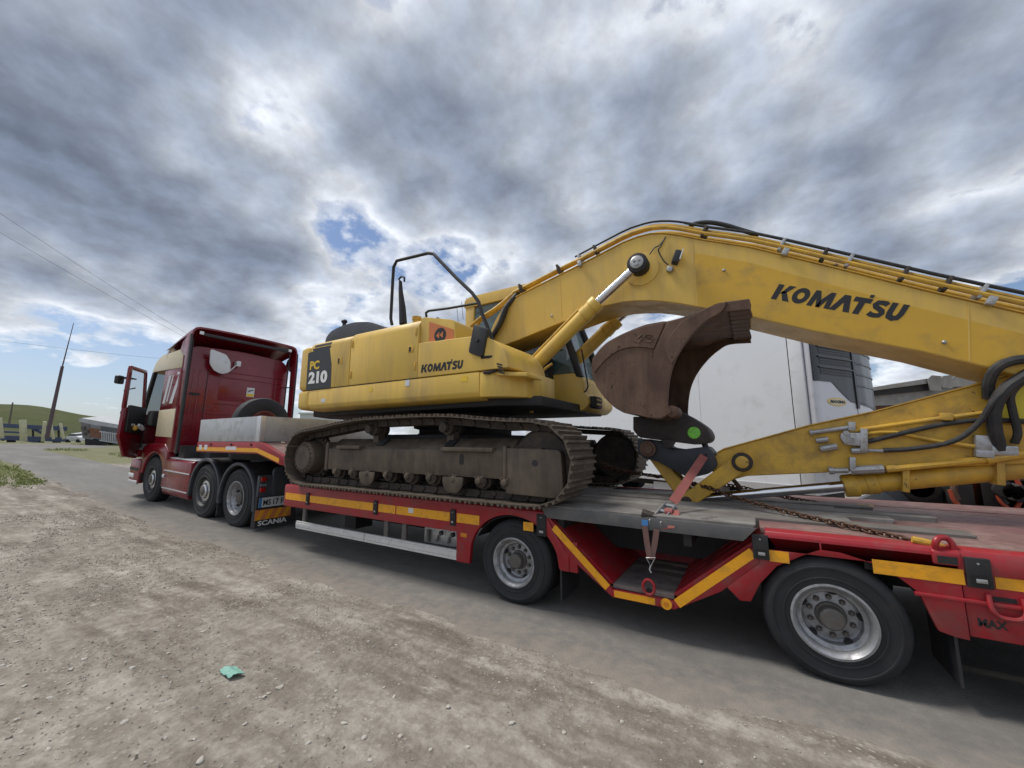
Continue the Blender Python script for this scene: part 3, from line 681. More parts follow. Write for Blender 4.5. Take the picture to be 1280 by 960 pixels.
# drop side boards of the gooseneck, board by board
for k in range(1):
    z0 = 1.56; MB().box(GX0,GX1-.12,YN+.012,YN+.04,z0+.002,z0+.43).build('side_board', ALUP, TR, bevel=.003)
    MB().box(GX0,GX1-.12,YF-.04,YF-.012,z0+.002,z0+.43).build('side_board', ALUP, TR, bevel=.003)
    MB().box(GX1-.05,GX1-.02,YN+.10,YF-.10,z0+.002,z0+.43).build('tail_board', ALUP, TR, bevel=.003)
    MB().box(GX0,GX0+.03,YN+.05,YF-.05,z0+.002,z0+.43).build('head_board', ALUP, TR, bevel=.003)
for y in (YN+.05, YF-.05):
    for k in range(3): MB().box(GX1-.115+.04*k,GX1-.08+.04*k,y-.045,y+.045,1.56,1.995).build('corner_post', ALU, TR, bevel=.005)
MB().box(GX0-.05,GX0,YN+.2,YN+.3,1.44,1.52).build('marker_lamp', LAMPW, TR, bevel=.01)
# spare wheel standing in the gooseneck box
SP = thing('spare_wheel', 'spare wheel with black tyre standing behind the grey side boards', 'wheel', (-8.25,4.9,1.55))
sc_ = tuple(on_x(331,530,-8.25))
prof = [(.25,.03),(.30,0.0),(.45,0.0),(.505,.03),(.52,.07),(.52,.21),(.505,.25),(.45,.28),(.25,.27)]
tw = MB().lathe(prof, sc_, (-1,0,0), 48, cap=False).build('tyre', RUBBER, SP)
MB().lathe([(.265,.02),(.26,.0),(.24,.01),(.22,.06),(.17,.12),(.05,.12)], sc_, (-1,0,0), 40, cap=False).build('rim', worn('rusty_red_rim',(.20,.06,.05),(.2,.14,.1),.4,.6,scale=7), SP)
# ================================================================ excavator (stands on the trailer deck, boom over the rear)
EX = thing('crawler_excavator', 'yellow crawler excavator chained on the red trailer with its bucket curled up', 'excavator', (-3.74,4.80,.93))
EO = Vector(ORG[EX.name])
ZT = .934
# ---- crawler tracks
SC, IC = (-5.60, ZT+.40), (-1.78, ZT+.425)
def track_path():
    P = []
    rs, ri = .362, .385                       # to the inside of the shoes
    for a in range(90, 271, 12): P.append((SC[0]+rs*math.cos(R(a)), SC[1]+rs*math.sin(R(a))))
    P += [(SC[0]+.1+(IC[0]-SC[0]-.2)*k/20, ZT+.038) for k in range(1,20)]
    for a in range(-90, 91, 12): P.append((IC[0]+ri*math.cos(R(a)), IC[1]+ri*math.sin(R(a))))
    top = spline([(IC[0],IC[1]+ri),(-2.35,1.80-.02),(-2.75,1.825),(-3.25,1.845),(-3.75,1.842),(-4.3,1.835),(-4.75,1.795),(-5.15,1.745),(SC[0],SC[1]+rs)],5)
    P += [tuple(p) for p in [Vector((q[0],q[1])) for q in top][1:-1]]
    return [Vector((a,b)) for a,b in P]
path = track_path(); L = [0]
for i in range(len(path)): L.append(L[-1] + (path[(i+1)%len(path)]-path[i]).length)
def along(s):
    s %= L[-1]
    for i in range(len(path)):
        if s <= L[i+1]: t_ = (s-L[i])/max(1e-9,L[i+1]-L[i]); return path[i].lerp(path[(i+1)%len(path)], t_)
NSH = 50; pitch = L[-1]/NSH
def shoe_mesh(w=.60):
    h = pitch/2-.003; b = MB()
    pr = [(-h,0),(-h,.010),(-h+.012,.040),(-h+.026,.040),(-h+.036,.012),(-.02,.012),(-.012,.036),(.006,.036),(.016,.012),(h-.044,.012),(h-.036,.036),(h-.020,.036),(h-.008,.012),(h,.010),(h,0)]
    b.py(pr,-w/2,w/2); return b.mesh('track_shoe', smooth=0)
smesh = shoe_mesh()
bolt = MB()
for sx in (-.035,.035):
    for sy in (-.11,-.07,.07,.11): bolt.cyl((sx,sy,.012),(sx,sy,.026),.012,6)
bmesh_ = bolt.mesh('shoe_bolts')
def make_track(yc, far):
    lk = MB()
    for k in range(NSH):
        p = along(k*pitch); q = along((k+1)*pitch); d = (q-p).normalized(); n = Vector((d.y,-d.x)); c = (p+q)/2
        for sy in (-.085,.085):
            m = c - n*.045; ang = math.atan2(d.y,d.x)
            lk.obox((m.x,yc+sy,m.y),(pitch*1.08,.042,.075),(0,-ang,0))
        a = p - n*.055; lk.cyl((a.x,yc-.12,a.y),(a.x,yc+.12,a.y),.026,8)
    T = lk.build('crawler_track', TRKD, EX, smooth=35)
    T['label'] = 'clean far crawler track in shade' if 0 else 'crawler track of steel shoes on a link chain'
    for k in range(NSH):
        p = along(k*pitch); q = along((k+1)*pitch); d = (q-p).normalized(); n = Vector((d.y,-d.x)); c = (p+q)/2
        # local x along d, y world y, z outwards
        x = Vector((d.x,0,d.y)); z = Vector((n.x,0,n.y)); y = z.cross(x)
        o = Vector((c.x,yc,c.y)) - EO
        m = Matrix(((x.x,y.x,z.x,o.x),(x.y,y.y,z.y,o.y),(x.z,y.z,z.z,o.z),(0,0,0,1)))
        m = m @ Matrix.Rotation(random.uniform(-.012,.012),4,'Y') @ Matrix.Translation((0,0,random.uniform(-.001,.001)))
        sh = link('track_shoe', smesh, TRK, T, m)
    return T
YT = 3.306+.30; YT2 = 4.80*2-YT
make_track(YT,False); make_track(YT2,True)
def track_gear(yc, s):
    # s = -1: outer face towards the camera
    yo = yc + s*.14
    e = MB()
    for i in range(21):
        a = 2*math.pi*i/21; e.obox((SC[0]+.305*math.cos(a),yc,SC[1]+.305*math.sin(a)),(.05,.06,.045),(0,-a,0))
    e.lathe([(.285,-.035),(.285,.035)],(SC[0],yc,SC[1]),(0,1,0),42)
    e.build('drive_sprocket', TRKD, EX)
    fd = MB().lathe([(.24,.1),(.235,0),(.225,-.16),(.205,-.185),(.17,-.19),(.165,-.198),(.001,-.198)],(SC[0],yc+s*.05,SC[1]),(0,-s,0),40,cap=False).build('final_drive', FRAME, EX)
    bm_ = MB().cyl((0,0,0),(0,s*.02,0),.011,6).mesh('bolt')
    for i in range(18):
        a = 2*math.pi*i/18; link('bolt', bm_, TRKD, fd, Matrix.Translation(Vector((SC[0]+.187*math.cos(a),yc+s*.235,SC[1]+.187*math.sin(a)))-EO))
    MB().lathe([(.30,-.12),(.335,-.08),(.335,-.04),(.345,-.03),(.345,.03),(.335,.04),(.335,.08),(.30,.12)],(IC[0],yc,IC[1]),(0,1,0),40).build('idler', TRKD, EX)
    for k,x in enumerate([-4.86,-4.52,-4.20,-3.86,-3.50,-3.15,-2.80,-2.46,-2.14]):
        r = MB().lathe([(.055,-.20),(.075,-.19),(.075,-.14),(.098,-.13),(.098,-.06),(.08,-.05),(.08,.05),(.098,.06),(.098,.13),(.06,.19)],(x,yc,ZT+.225),(0,1,0),20).build('track_roller', TRKD, EX)
        MB().obox((x,yo+s*.045,ZT+.238),(.10,.05,.075)).lathe([(.036,0),(.034,.02),(.02,.024),(.001,.024)],(x,yo+s*.08,ZT+.225),(0,s,0),12,cap=False).build('roller_cap', FRAME, r, bevel=.006)
        for dx in (-.04,.04): MB().cyl((x+dx,yo+s*.08,ZT+.262),(x+dx,yo+s*.095,ZT+.262),.013,6).build('bolt', FRAME, r)
    for x in (-4.20,-2.80):
        g_ = rpoly([(x-.15,ZT+.25),(x+.15,ZT+.25),(x+.13,ZT+.15),(x+.07,ZT+.085),(x-.07,ZT+.085),(x-.13,ZT+.15)],.03,3)
        MB().py(g_, yo+s*.075, yo+s*.095).build('track_guide', FRAME, EX, bevel=.004)
    for x in (-4.28,-3.0):
        MB().lathe([(.05,-.13),(.085,-.11),(.085,-.04),(.07,-.03),(.07,.03),(.085,.04),(.085,.11),(.05,.13)],(x,yc,1.725),(0,1,0),18).lathe([(.06,.13),(.055,.19),(.001,.19)],(x,yc,1.725),(0,s,0),14,cap=False).build('carrier_roller', TRKD, EX)
        MB().obox((x,yc,1.60),(.10,.10,.2)).build('roller_bracket', FRAME, EX)
    # box section frame with sloping top
    yi = yc - s*.16
    prof = [(yo+s*.06,1.19),(yo+s*.06,1.455),(yo+s*.045,1.475),(yc-s*.02,1.60),(yi,1.60),(yi,1.19)]
    fr = MB().px(prof, -5.10, -2.10).build('track_frame', FRAME, EX, bevel=.006)
    MB().px(prof[:2]+[(yo+s*.06+s*.0,1.455)][:0]+prof[2:], -2.22, -1.98) if 0 else None
    MB().py([(-5.12,1.175),(-5.12,1.53),(-5.09,1.56),(-5.06,1.53),(-5.06,1.175)], yo-s*.1, yo+s*.068).build('end_plate', FRAME, EX, bevel=.004)
    # guard over the idler yoke
    gp = rpoly([(-2.13,1.055),(-2.13,1.50),(-1.53,1.485),(-1.51,1.12),(-1.57,1.045)],[.03,.01,.05,.05,.05],4)
    MB().py(gp, yo-s*.02, yo+s*.075).build('idler_guard', FRAME, EX, bevel=.012)
    MB().box(-2.16,-2.125,min(yo,yo+s*.085),max(yo,yo+s*.085),1.17,1.52).build('guard_rib', FRAME, EX, bevel=.004)
    MB().px([(yo+s*.055,1.495),(yc,1.54),(yc,1.50),(yo+s*.055,1.465)],-2.10,-1.75).build('yoke_cover', FRAME, EX)
    for x0,x1,z in ((-4.83,-4.36,1.488),(-2.98,-2.28,1.480)):
        MB().box(x0,x1,min(yo-s*.02,yo+s*.105),max(yo-s*.02,yo+s*.105),z-.022,z+.022).build('step_plate', FRAME, EX, bevel=.006)
    for q in (rpoly([(-2.735,1.315),(-2.735,1.43),(-2.675,1.43),(-2.675,1.315)],.03,5), arch_c(-1.80,1.36,.032)):
        MB().py(q, yo+s*.06 if q[0][0] < -2.2 else yo+s*.075, (yo+s*.0625) if q[0][0] < -2.2 else yo+s*.0775).build('access_hole', CHAS, EX)
    for x in (-4.1,-2.95): MB().obox((x,yo-s*.06,1.552),(.12,.14,.02),(s*-.6,0,0)).build('access_hole', CHAS, EX)
def arch_c(cx,cz,r,n=16): return [(cx+r*math.cos(2*math.pi*k/n), cz+r*math.sin(2*math.pi*k/n)) for k in range(n)]
track_gear(YT,-1); track_gear(YT2,1)
# centre frame and swing ring
MB().box(-4.5,-2.9,YT+.14,YT2-.14,1.30,1.66).build('centre_frame', CHAS, EX, bevel=.03)
for x in (-4.4,-3.0): MB().box(x-.2,x+.2,YT+.14,YT2-.14,1.25,1.58).build('cross_leg', CHAS, EX, bevel=.03)
MB().lathe([(.70,1.60),(.70,1.74),(.78,1.76),(.78,1.86),(.70,1.88),(.70,1.96)],(-3.74,4.80,0),(0,0,1),48).build('swing_ring', CHAS, EX)
# ---- upper structure
YB = 3.42
MB().pz([(-6.0,3.72),(-6.3,4.2),(-6.3,5.4),(-6.0,5.9),(-1.95,5.9),(-1.95,3.85),(-2.4,3.6)],1.955,2.07).build('revolving_frame', CHAS, EX, bevel=.02)
def plan(x_end): return [(x_end,YB),(-5.86,YB+.005),(-6.00,YB+.045),(-6.10,YB+.13),(-6.22,YB+.38),(-6.36,YB+.75),(-6.46,4.8),(-6.36,9.6-YB-.75),(-6.22,9.6-YB-.38),(-6.10,9.6-YB-.13),(-5.95,9.6-YB-.02),(x_end,9.6-YB)]
cw = MB().pz(plan(-5.70),2.345,3.02).build('counterweight', YEL, EX, bevel=.05, seg=3)
MB().pz(plan(-5.68),2.055,2.335).build('counterweight_base', YEL, EX, bevel=.05, seg=3)
def door(name,x0,x1,ztop):
    pr = [(YB,2.335),(YB,2.97),(YB+.012,3.01),(YB+.04,ztop-.04),(YB+.09,ztop-.012),(YB+.2,ztop),(4.3,ztop+.01),(4.3,2.335)]
    return MB().px(pr,x0,x1).build(name,YEL,EX,bevel=.010)
d1 = door('engine_door',-5.69,-4.745,3.085); d2 = door('engine_door',-4.735,-3.435,3.10)
MB().px([(YB+.4,2.4),(YB+.4,3.06),(5.3,3.07),(6.1,3.0),(6.1,2.4)],-5.72,-4.05).build('engine_housing',YEL,EX,bevel=.03)
MB().box(-5.68,-3.44,YB+.012,YB+.2,2.325,2.34).build('panel_gap', CHAS, EX)
lt = MB().box(-5.02,-4.91,YB-.004,YB,2.66,2.76).build('door_handle',YEL2,d1,bevel=.003)
MB().box(-5.005,-4.97,YB-.006,YB-.004,2.675,2.745).build('latch_recess',CHAS,lt)
# lower skirt
pr = [(YB+.035,2.05),(YB+.004,2.10),(YB+.004,2.325),(4.3,2.325),(4.3,2.0),(YB+.12,2.02)]
MB().px(pr,-5.68,-2.50).build('lower_skirt',YEL,EX,bevel=.012)
pl = [(-2.50,YB+.004),(-2.40,YB+.015),(-2.22,YB+.11),(-2.06,YB+.30),(-2.02,YB+.5),(-2.02,4.35),(-2.50,4.35)]
MB().pz(pl,2.04,2.325).build('lower_skirt',YEL,EX,bevel=.02)
MB().box(-3.63,-3.555,YB-.0005,YB+.002,2.245,2.32).build('white_label',WHITEB,EX)
# storage box carrying the maker's name, and the raised housing behind it
bx_ = MB().py(rpoly([(-3.43,2.335),(-3.43,2.765),(-2.55,2.735),(-2.30,2.66),(-2.16,2.50),(-2.12,2.335)],[0,.02,.1,.1,.1,.02],4),YB,4.30).build('tool_box',YEL,EX,bevel=.02,seg=3)
hb_ = MB().py(rpoly([(-3.43,2.77),(-3.43,3.09),(-3.38,3.10),(-2.89,2.985),(-2.87,2.75)],[.01,.01,.03,.05,.02],3),YB+.03,4.25).build('tank_housing',YEL,EX,bevel=.02,seg=3)
pts = [xz(a,b,YB+.03) for a,b in ((536.5,402),(567.5,412),(567.5,432),(536.5,432.5))]
stk = MB().py(pts,YB+.026,YB+.0285).build('warning_sticker',ORANGE,EX)
cc = xz(550.5,419,YB+.03)
MB().lathe([(.092,0),(.092,.002),(.001,.002)],(cc[0],YB+.026,cc[1]),(0,-1,0),28,cap=False).build('sticker_disc',PRINT,stk)
for dx in (-.03,.028): MB().py([(cc[0]+dx-.035,cc[1]),(cc[0]+dx+.018,cc[1]+.042),(cc[0]+dx+.018,cc[1]-.042)],YB+.0215,YB+.0238).build('arrow_mark',ORANGE,stk)
lg = logo_mesh()
a_, b_ = on_y(526,468,YB), on_y(579,462.5,YB)
fit_text('maker_lettering', lg, PRINT, EX, (a_.x,YB-.0015,2.385), (1,0,-.012), (0,0,1), b_.x-a_.x, .125)
for k in range(4):
    MB().py(xzs(YB,(621+.8*k,453.5+3.4*k),(628+.8*k,455.5+3.4*k),(628+.8*k,457.5+3.4*k),(621+.8*k,455.7+3.4*k)),YB-.003,YB+.004).build('vent_slot',CHAS,EX)
MB().py([(-2.42,2.285),(-2.42,2.325),(-1.93,2.27),(-1.93,2.23)],YB+.05,YB+.40).build('step',YEL,EX,bevel=.006)
# model panel: black field with stripes above
def on_panel(name,pts,mt,par,d=.0025): return MB().py(pts,YB-d,YB-d+.002).build(name,mt,par)
bp = on_panel('model_panel', rpoly(xzs(YB,(385.5,441.5),(412,432),(414.5,456),(413.5,484.5),(382.5,488)),[.01,.02,.02,.01,.01],3), worn('black_panel_paint',(.022,.025,.030),(.07,.065,.055),.22,.45), EX)
for q in ([(YB-.002,2.935),(YB-.002,2.968),(YB+.002,2.968),(YB+.002,2.935)],[(YB+.0,2.985),(YB+.0135,3.022),(YB+.0165,3.022),(YB+.003,2.985)]): MB().px(q,-5.645 if q[0][1]<2.98 else -5.61,-5.20).build('stripe',PRINT,EX)
a_, b_ = on_y(387.5,463,YB), on_y(399.5,456,YB)
fit_text('model_lettering',text_mesh('PC',.035),YPRINT,bp,(a_.x,YB-.0042,2.64),(1,0,-.02),(0,0,1),b_.x-a_.x,.135)
a_, b_ = on_y(385.6,478,YB), on_y(409,475,YB)
fit_text('model_lettering',text_mesh('210',.05),WPRINT,bp,(a_.x,YB-.0042,2.425),(1,0,-.02),(0,0,1),b_.x-a_.x,.185)
# ---- on top: engine hood, pipes, rails
hd_ = MB().py(rpoly([(-5.64,3.07),(-5.62,3.19),(-5.50,3.275),(-5.25,3.32),(-4.95,3.33),(-4.60,3.28),(-4.34,3.18),(-4.15,3.07)],[.02,.05,.08,.1,.1,.1,.1,.02],3),3.60,5.35).build('engine_hood',DARKP,EX,bevel=.04,seg=3)
c_ = on_y(430.5,402,3.72); MB().tube([(c_.x,3.72,3.22),(c_.x,3.72,c_.z)],.028,8).sphere((c_.x,3.72,c_.z),.045,12,8,(1.15,1,.8)).build('air_intake_cap',BLACKP,EX)
MB().box(-5.48,-5.40,3.95,4.05,3.05,3.16).build('hood_hinge',BLACKP,EX)
yv = 4.05
q = [on_y(a,b,yv) for a,b in ((504,405),(503,385),(501,365),(500.5,352))]
MB().tube(q,[.06,.052,.035,.026],10).build('exhaust_pipe',CHAS,EX)
MB().tube([q[-1],on_y(498.5,349,yv),on_y(502,345.5,yv),on_y(505.5,347,yv),on_y(505.5,352,yv)],.016,6).build('exhaust_bracket',CHAS,EX)
c_ = on_y(521,398,3.7); MB().cyl((c_.x,3.7,3.06),(c_.x,3.7,3.19),.055,14).cyl((c_.x,3.7,3.19),(c_.x,3.7,3.235),.062,14).build('filler_cap',YEL2,EX)
yr = 3.50
rail = [on_y(a,b,yr) for a,b in ((490,406),(488.5,398),(491,350),(492,334),(496,326),(535,316.5),(542,317.5),(549,325),(570,347),(590,366),(598,377),(603,393),(612,415),(619,436),(622,450))]
MB().tube(rail,.021,10).build('handrail',CHAS,EX)
yr2 = 4.25
MB().tube([on_y(a,b,yr2) for a,b in ((533,396),(532.5,391),(536,388.5),(560,385.5),(600,378.5))],.019,8).build('handrail',CHAS,EX)
# mirror on its bracket
ym = 3.42
mp = rpoly(xzs(ym,(594.5,406),(611.5,411),(604.5,447.5),(587.5,441.5)),.035,4)
mr = MB().py(mp,ym-.04,ym+.03).build('mirror',BLACKP,EX,bevel=.012)
mc = Vector((sum(p_[0] for p_ in mp)/len(mp),ym-.04,sum(p_[1] for p_ in mp)/len(mp)))
MB().cyl(mc,mc+Vector((0,-.025,0)),.022,12).build('mirror_stud',BLACKP,mr)
MB().tube([on_y(602,447,ym-.0),on_y(612,446,ym),on_y(621,445,ym+.03)],.016,8).tube([on_y(622,440,3.47),on_y(622.5,455,3.47),on_y(619,463,3.45),on_y(611,466,3.43),on_y(604.5,465.5,3.41)],.019,8).cyl(on_y(621.5,442,3.47),on_y(622,451,3.47),.036,10).build('mirror_bracket',CHAS,EX)
# ---- cab on the far side
CY0, CY1 = 5.03, 6.02
zc0 = 2.07
body = [(-3.98,zc0+.02),(-3.98,2.52),(-2.05,2.52),(-1.92,2.42),(-1.90,zc0+.02)]
cab = MB().py(body,CY0,CY1).build('cab_body',YEL,EX,bevel=.03,seg=3)
MB().py(rpoly([(-2.95,1.98),(-2.95,2.30),(-1.98,2.27),(-1.84,2.20),(-1.82,2.06),(-1.92,1.98)],[.02,.02,.08,.06,.05,.05],4),CY0-.05,CY1+.02).build('cab_floor_frame',YEL,EX,bevel=.03,seg=3)
MB().px([(CY0+.02,2.02),(CY0+.02,2.18),(CY0+.30,2.18),(CY0+.30,2.02)],-1.85,-1.75).build('step_guard',CHAS,EX,bevel=.02)
for k in range(2): MB().box(-1.76,-1.742,CY0+.05,CY0+.28,2.06+.06*k,2.08+.06*k).build('guard_slot',YEL2,EX)
roof = rpoly([(-4.0,3.80),(-4.0,3.95),(-3.85,3.985),(-2.75,3.985),(-2.50,3.93),(-2.40,3.82)],[.02,.08,.08,.15,.08,.02],4)
MB().py(roof,CY0-.01,CY1+.01).build('cab_roof',YEL,EX,bevel=.03,seg=3)
MB().box(-3.75,-3.15,CY0+.25,CY1-.25,3.985,4.03).build('roof_hatch',CHAS,EX,bevel=.015)
for y in (CY0,CY1-.07):
    MB().py([(-3.98,2.5),(-3.98,3.85),(-3.80,3.85),(-3.84,2.5)],y,y+.07).build('cab_pillar',YEL,EX,bevel=.015)
    MB().py([(-2.52,3.85),(-2.40,3.85),(-2.12,3.1),(-1.92,2.45),(-2.02,2.45),(-2.22,3.1)],y,y+.07).build('cab_pillar',BLACKP,EX,bevel=.012)
    MB().py([(-3.05,2.5),(-3.05,3.85),(-2.97,3.85),(-2.97,2.5)],y+.005,y+.065).build('cab_pillar',BLACKP,EX,bevel=.012)
    MB().py([(-3.83,2.53),(-3.80,3.82),(-3.05,3.82),(-3.05,2.53)],y+.03,y+.036).build('side_window',GLASS,EX)
    MB().py([(-2.97,2.42),(-2.97,3.82),(-2.50,3.82),(-2.20,3.1),(-2.0,2.42)],y+.03,y+.036).build('side_window',GLASS,EX)
wf = rpoly(xzs(CY0-.01,(699.5,470),(699,445),(723,440),(724.5,488),(706,482)),[.05,.02,.02,.03,.08],4)
wi = [(cx_ + (0)) for cx_ in ()]
MB().add([(-2.02,CY0+.06,2.45),(-2.02,CY1-.06,2.45),(-2.45,CY1-.06,3.83),(-2.45,CY0+.06,3.83),(-2.014,CY0+.06,2.45),(-2.014,CY1-.06,2.45),(-2.444,CY1-.06,3.83),(-2.444,CY0+.06,3.83)],[(0,1,2,3),(4,5,6,7),(0,1,5,4),(1,2,6,5),(2,3,7,6),(3,0,4,7)]).build('windscreen',GLASS,EX)
MB().box(-3.83,-3.81,CY0+.07,CY1-.07,2.55,3.8).build('rear_window',GLASS,EX)
MB().box(-3.45,-2.95,5.3,5.75,2.5,2.75).box(-3.55,-3.40,5.3,5.75,2.6,3.3).build('operator_seat',BLACKP,EX,bevel=.05)
MB().box(-2.5,-2.3,5.25,5.4,2.5,2.95).box(-2.45,-2.25,5.6,5.9,2.5,2.85).build('control_console',BLACKP,EX,bevel=.03)
MB().tube([on_y(a,b,5.0) for a,b in ((727,437),(733,470),(735,483),(733,488),(729,491))],.010,6).build('grab_handle',CHAS,EX)
MB().py(xzs(CY0-.052,(681,490.5),(692,489.5),(692,497.5),(681,499)),CY0-.0545,CY0-.0525).build('white_label',WHITEB,EX)
MB().py(xzs(CY0-.052,(672,492),(678,491.5),(678,495.5),(672,496)),CY0-.0545,CY0-.0525).build('black_label',PRINT,EX)
for a,b in ((583,372),(577,377),(571,383)): 
    p0 = on_y(a+2,b+22,5.3); p1 = on_y(a,b,5.3); MB().tube([p0,p1],.004,5).build('antenna',CHAS,EX)
MB().box(-2.9,-2.35,4.45,5.02,2.05,2.75).build('pump_bay',CHAS,EX,bevel=.02)
# ---- boom
BY0, BY1 = 4.53, 5.07
top = xzs(BY0,(600,470),(606,432),(618,402),(628,385),(641,373.5),(721,333.5),(779,303.5),(797,296.5),(813,292.5),(830,292),(849,294.5),(880,300.5),(936,309),(1017,328.5),(1153,362.5),(1280,392))
bot = xzs(BY0,(1280,471),(1235,459.5),(1153,439.5),(1017,414),(940,396.5),(880,385),(854,380.3),(832,377),(814,375.6),(796,376),(779,377.3),(753.5,383),(725,394),(685.5,409.5),(650,424),(622,434.5))
dirx = Vector((top[-1][0]-top[-2][0], top[-1][1]-top[-2][1])).normalized()
tip_t = (top[-1][0]+dirx.x*.75, top[-1][1]+dirx.y*.75); db = Vector((bot[0][0]-bot[1][0],bot[0][1]-bot[1][1])).normalized()
tip_b = (bot[0][0]+db.x*.55, bot[0][1]+db.y*.55)
bpoly = top + [tip_t, (tip_t[0]+.12,tip_t[1]-.12), tip_b] + bot + [(-3.30,2.62),(-3.42,2.60)]
# two side plates, top and bottom plate
def shell(poly, y0, y1, th, name, mt, flange=.02):
    for y in (y0, y1-th): MB().py(poly,y,y+th).build(name+'_side_plate',mt,EX)
boom = MB().py(bpoly,BY0,BY1).build('boom',YEL,EX,bevel=.008,seg=1)
def offset_line(pts, d):
    out = []
    for i,p_ in enumerate(pts):
        a = Vector(pts[max(0,i-1)]); b = Vector(pts[min(len(pts)-1,i+1)]); t_ = (b-a).normalized(); n = Vector((-t_.y,t_.x)); q_ = Vector(p_)+n*d; out.append((q_.x,q_.y))
    return out
tl = top[3:]+[tip_t]
MB().py(offset_line(tl,.008)+tl[::-1],BY0-.018,BY1+.018).build('boom_top_flange',YEL,boom,bevel=.003,seg=1)
# brighter repainted field behind the name
fld = xzs(BY0,(868,316),(936,328),(1017,350),(1153,386),(1290,420),(1290,470),(1235,457.5),(1153,437.5),(1017,412),(940,394.5),(872,381.5))
lg2 = logo_mesh()
a_, b_ = on_y(963,374,BY0), on_y(1128,404,BY0)
ux = Vector((b_.x-a_.x,0,b_.z-a_.z)); uy = Vector((-ux.z,0,ux.x)).normalized()
fit_text('maker_lettering', lg2, PRINT, boom, (a_.x,BY0-.002,a_.z), ux, uy, ux.length, .20)
t = worn('fresh_yellow_paint', (.60,.36,.030), (.34,.22,.07), .22, .38, scale=1.5, var=.06)
MB().py(fld,BY0-.0012,BY0-.0002).build('repainted_field',t,boom)
# boom lamp and cable
lc = on_y(847,325,BY0)
MB().obox((lc.x,BY0-.07,lc.z),(.075,.10,.15),(0,.35,.25)).build('work_lamp',BLACKP,boom,bevel=.015)
MB().obox((lc.x+.048,BY0-.075,lc.z+.012),(.012,.085,.12),(0,.35,.25)).build('work_lamp_lens',LAMPW,boom)
p_ = on_y(838,338,BY0); MB().obox((p_.x,BY0-.03,p_.z),(.06,.06,.06),(0,.4,0)).build('lamp_bracket',ZINC,boom,bevel=.006)
MB().tube(spline([on_y(832,296,BY0-.02),on_y(826,308,BY0-.04),on_y(823,313,BY0-.03),on_y(829,325,BY0-.04),on_y(835,331,BY0-.05)],5),.008,6).tube(spline([on_y(812,318,BY0-.05),on_y(818,310,BY0-.04),on_y(825,306,BY0-.03),on_y(832,296,BY0-.02)],5),.007,6).build('lamp_cable',CHAS,boom)
# hydraulic pipes along the top of the boom
def along_top(off, y, i0=4, r=.022, name='hydraulic_pipe', mt=None, i1=None, n=10):
    ln = offset_line(tl,off)[i0-3:]; pts = [(a,y,b) for a,b in (ln if i1 is None else ln[:i1])]
    return MB().tube(spline(pts,2),r,n).build(name, mt or YEL2, boom)
for k,(y,o_,r_) in enumerate(((BY0+.0,.075,.022),(BY0+.07,.125,.026),(BY0+.14,.14,.026),(BY1-.22,.15,.028),(BY1-.10,.13,.026))): along_top(o_,y,4 if k else 5,r_)
along_top(.180,BY0+.06,5,.012,'hydraulic_pipe',CHAS)
along_top(.150,BY0+.0,10,.014,'hydraulic_hose',HOSE)
MB().tube(spline([on_y(861,285,BY0+.1),on_y(868,280,BY0+.1),on_y(885,278,BY0+.1),on_y(905,281,BY0+.1),on_y(925,287,BY0+.1),on_y(948,294,BY0+.1)],4),.026,8).build('hydraulic_hose',HOSE,boom)
tlo = offset_line(tl,.10)
def near_top(px):
    best = None
    for i in range(len(tlo)-1):
        for k in range(20):
            a = Vector(tlo[i]).lerp(Vector(tlo[i+1]),k/20); d3 = Vector((a.x,BY0+.05,a.y))-EYE; q = 640+F_PX*d3.dot(_r2)/d3.dot(_f)
            if best is None or abs(q-px) < best[0]: best = (abs(q-px),a,(Vector(tlo[i+1])-Vector(tlo[i])).normalized())
    return best[1], best[2]
for px in (652,700,725,745,880,978,1028,1062,1128,1180,1228):
    a, d = near_top(px); ang = -math.atan2(d.y,d.x)
    MB().obox((a.x,BY0+.085,a.y),(.030,.20,.13),(0,ang,0)).build('pipe_clamp',ZINC if px in (725,978,1062,1228) else TRKD,boom,bevel=.006)
    if px in (725,978,1228): MB().obox((a.x+.02,BY0-.035,a.y-.10),(.05,.05,.07),(0,ang,0)).build('pipe_clamp',ZINC,boom,bevel=.006)
# hoses from the body over the boom foot
def hose(pts, r, mt=HOSE, name='hydraulic_hose', par=EX, k=5): return MB().tube(spline(pts,k),r,9).build(name,mt,par)
hose([on_y(646,368,BY0+.02),on_y(632,385,BY0-.05),on_y(624,405,BY0-.08),on_y(612,425,BY0-.05),(-3.2,BY0-.05,2.95)],.034)
hose([on_y(648,366,BY0+.1),on_y(636,382,BY0+.02),on_y(627,402,BY0-.02),on_y(617,420,BY0),(-3.15,BY0,2.9)],.03)
hose([on_y(648,362,BY0+.2),on_y(620,385,BY0+.1),on_y(600,398,BY0+.1),on_y(585,412,BY0+.1),(-3.9,BY0+.1,3.0)],.026,YEL2,'hydraulic_pipe')
hose([on_y(655,362,BY0+.3),on_y(615,392,BY0+.2),on_y(598,404,BY0+.2),(-3.7,BY0+.2,3.0)],.026,YEL2,'hydraulic_pipe')
hose([on_y(607,418,4.4),on_y(590,419,4.4),on_y(576,414,4.4),on_y(560,405,4.35),on_y(546,399,4.3)],.034)
hose([on_y(605,423,4.4),on_y(590,426,4.4),on_y(575,424,4.4),on_y(566,416,4.4)],.026)
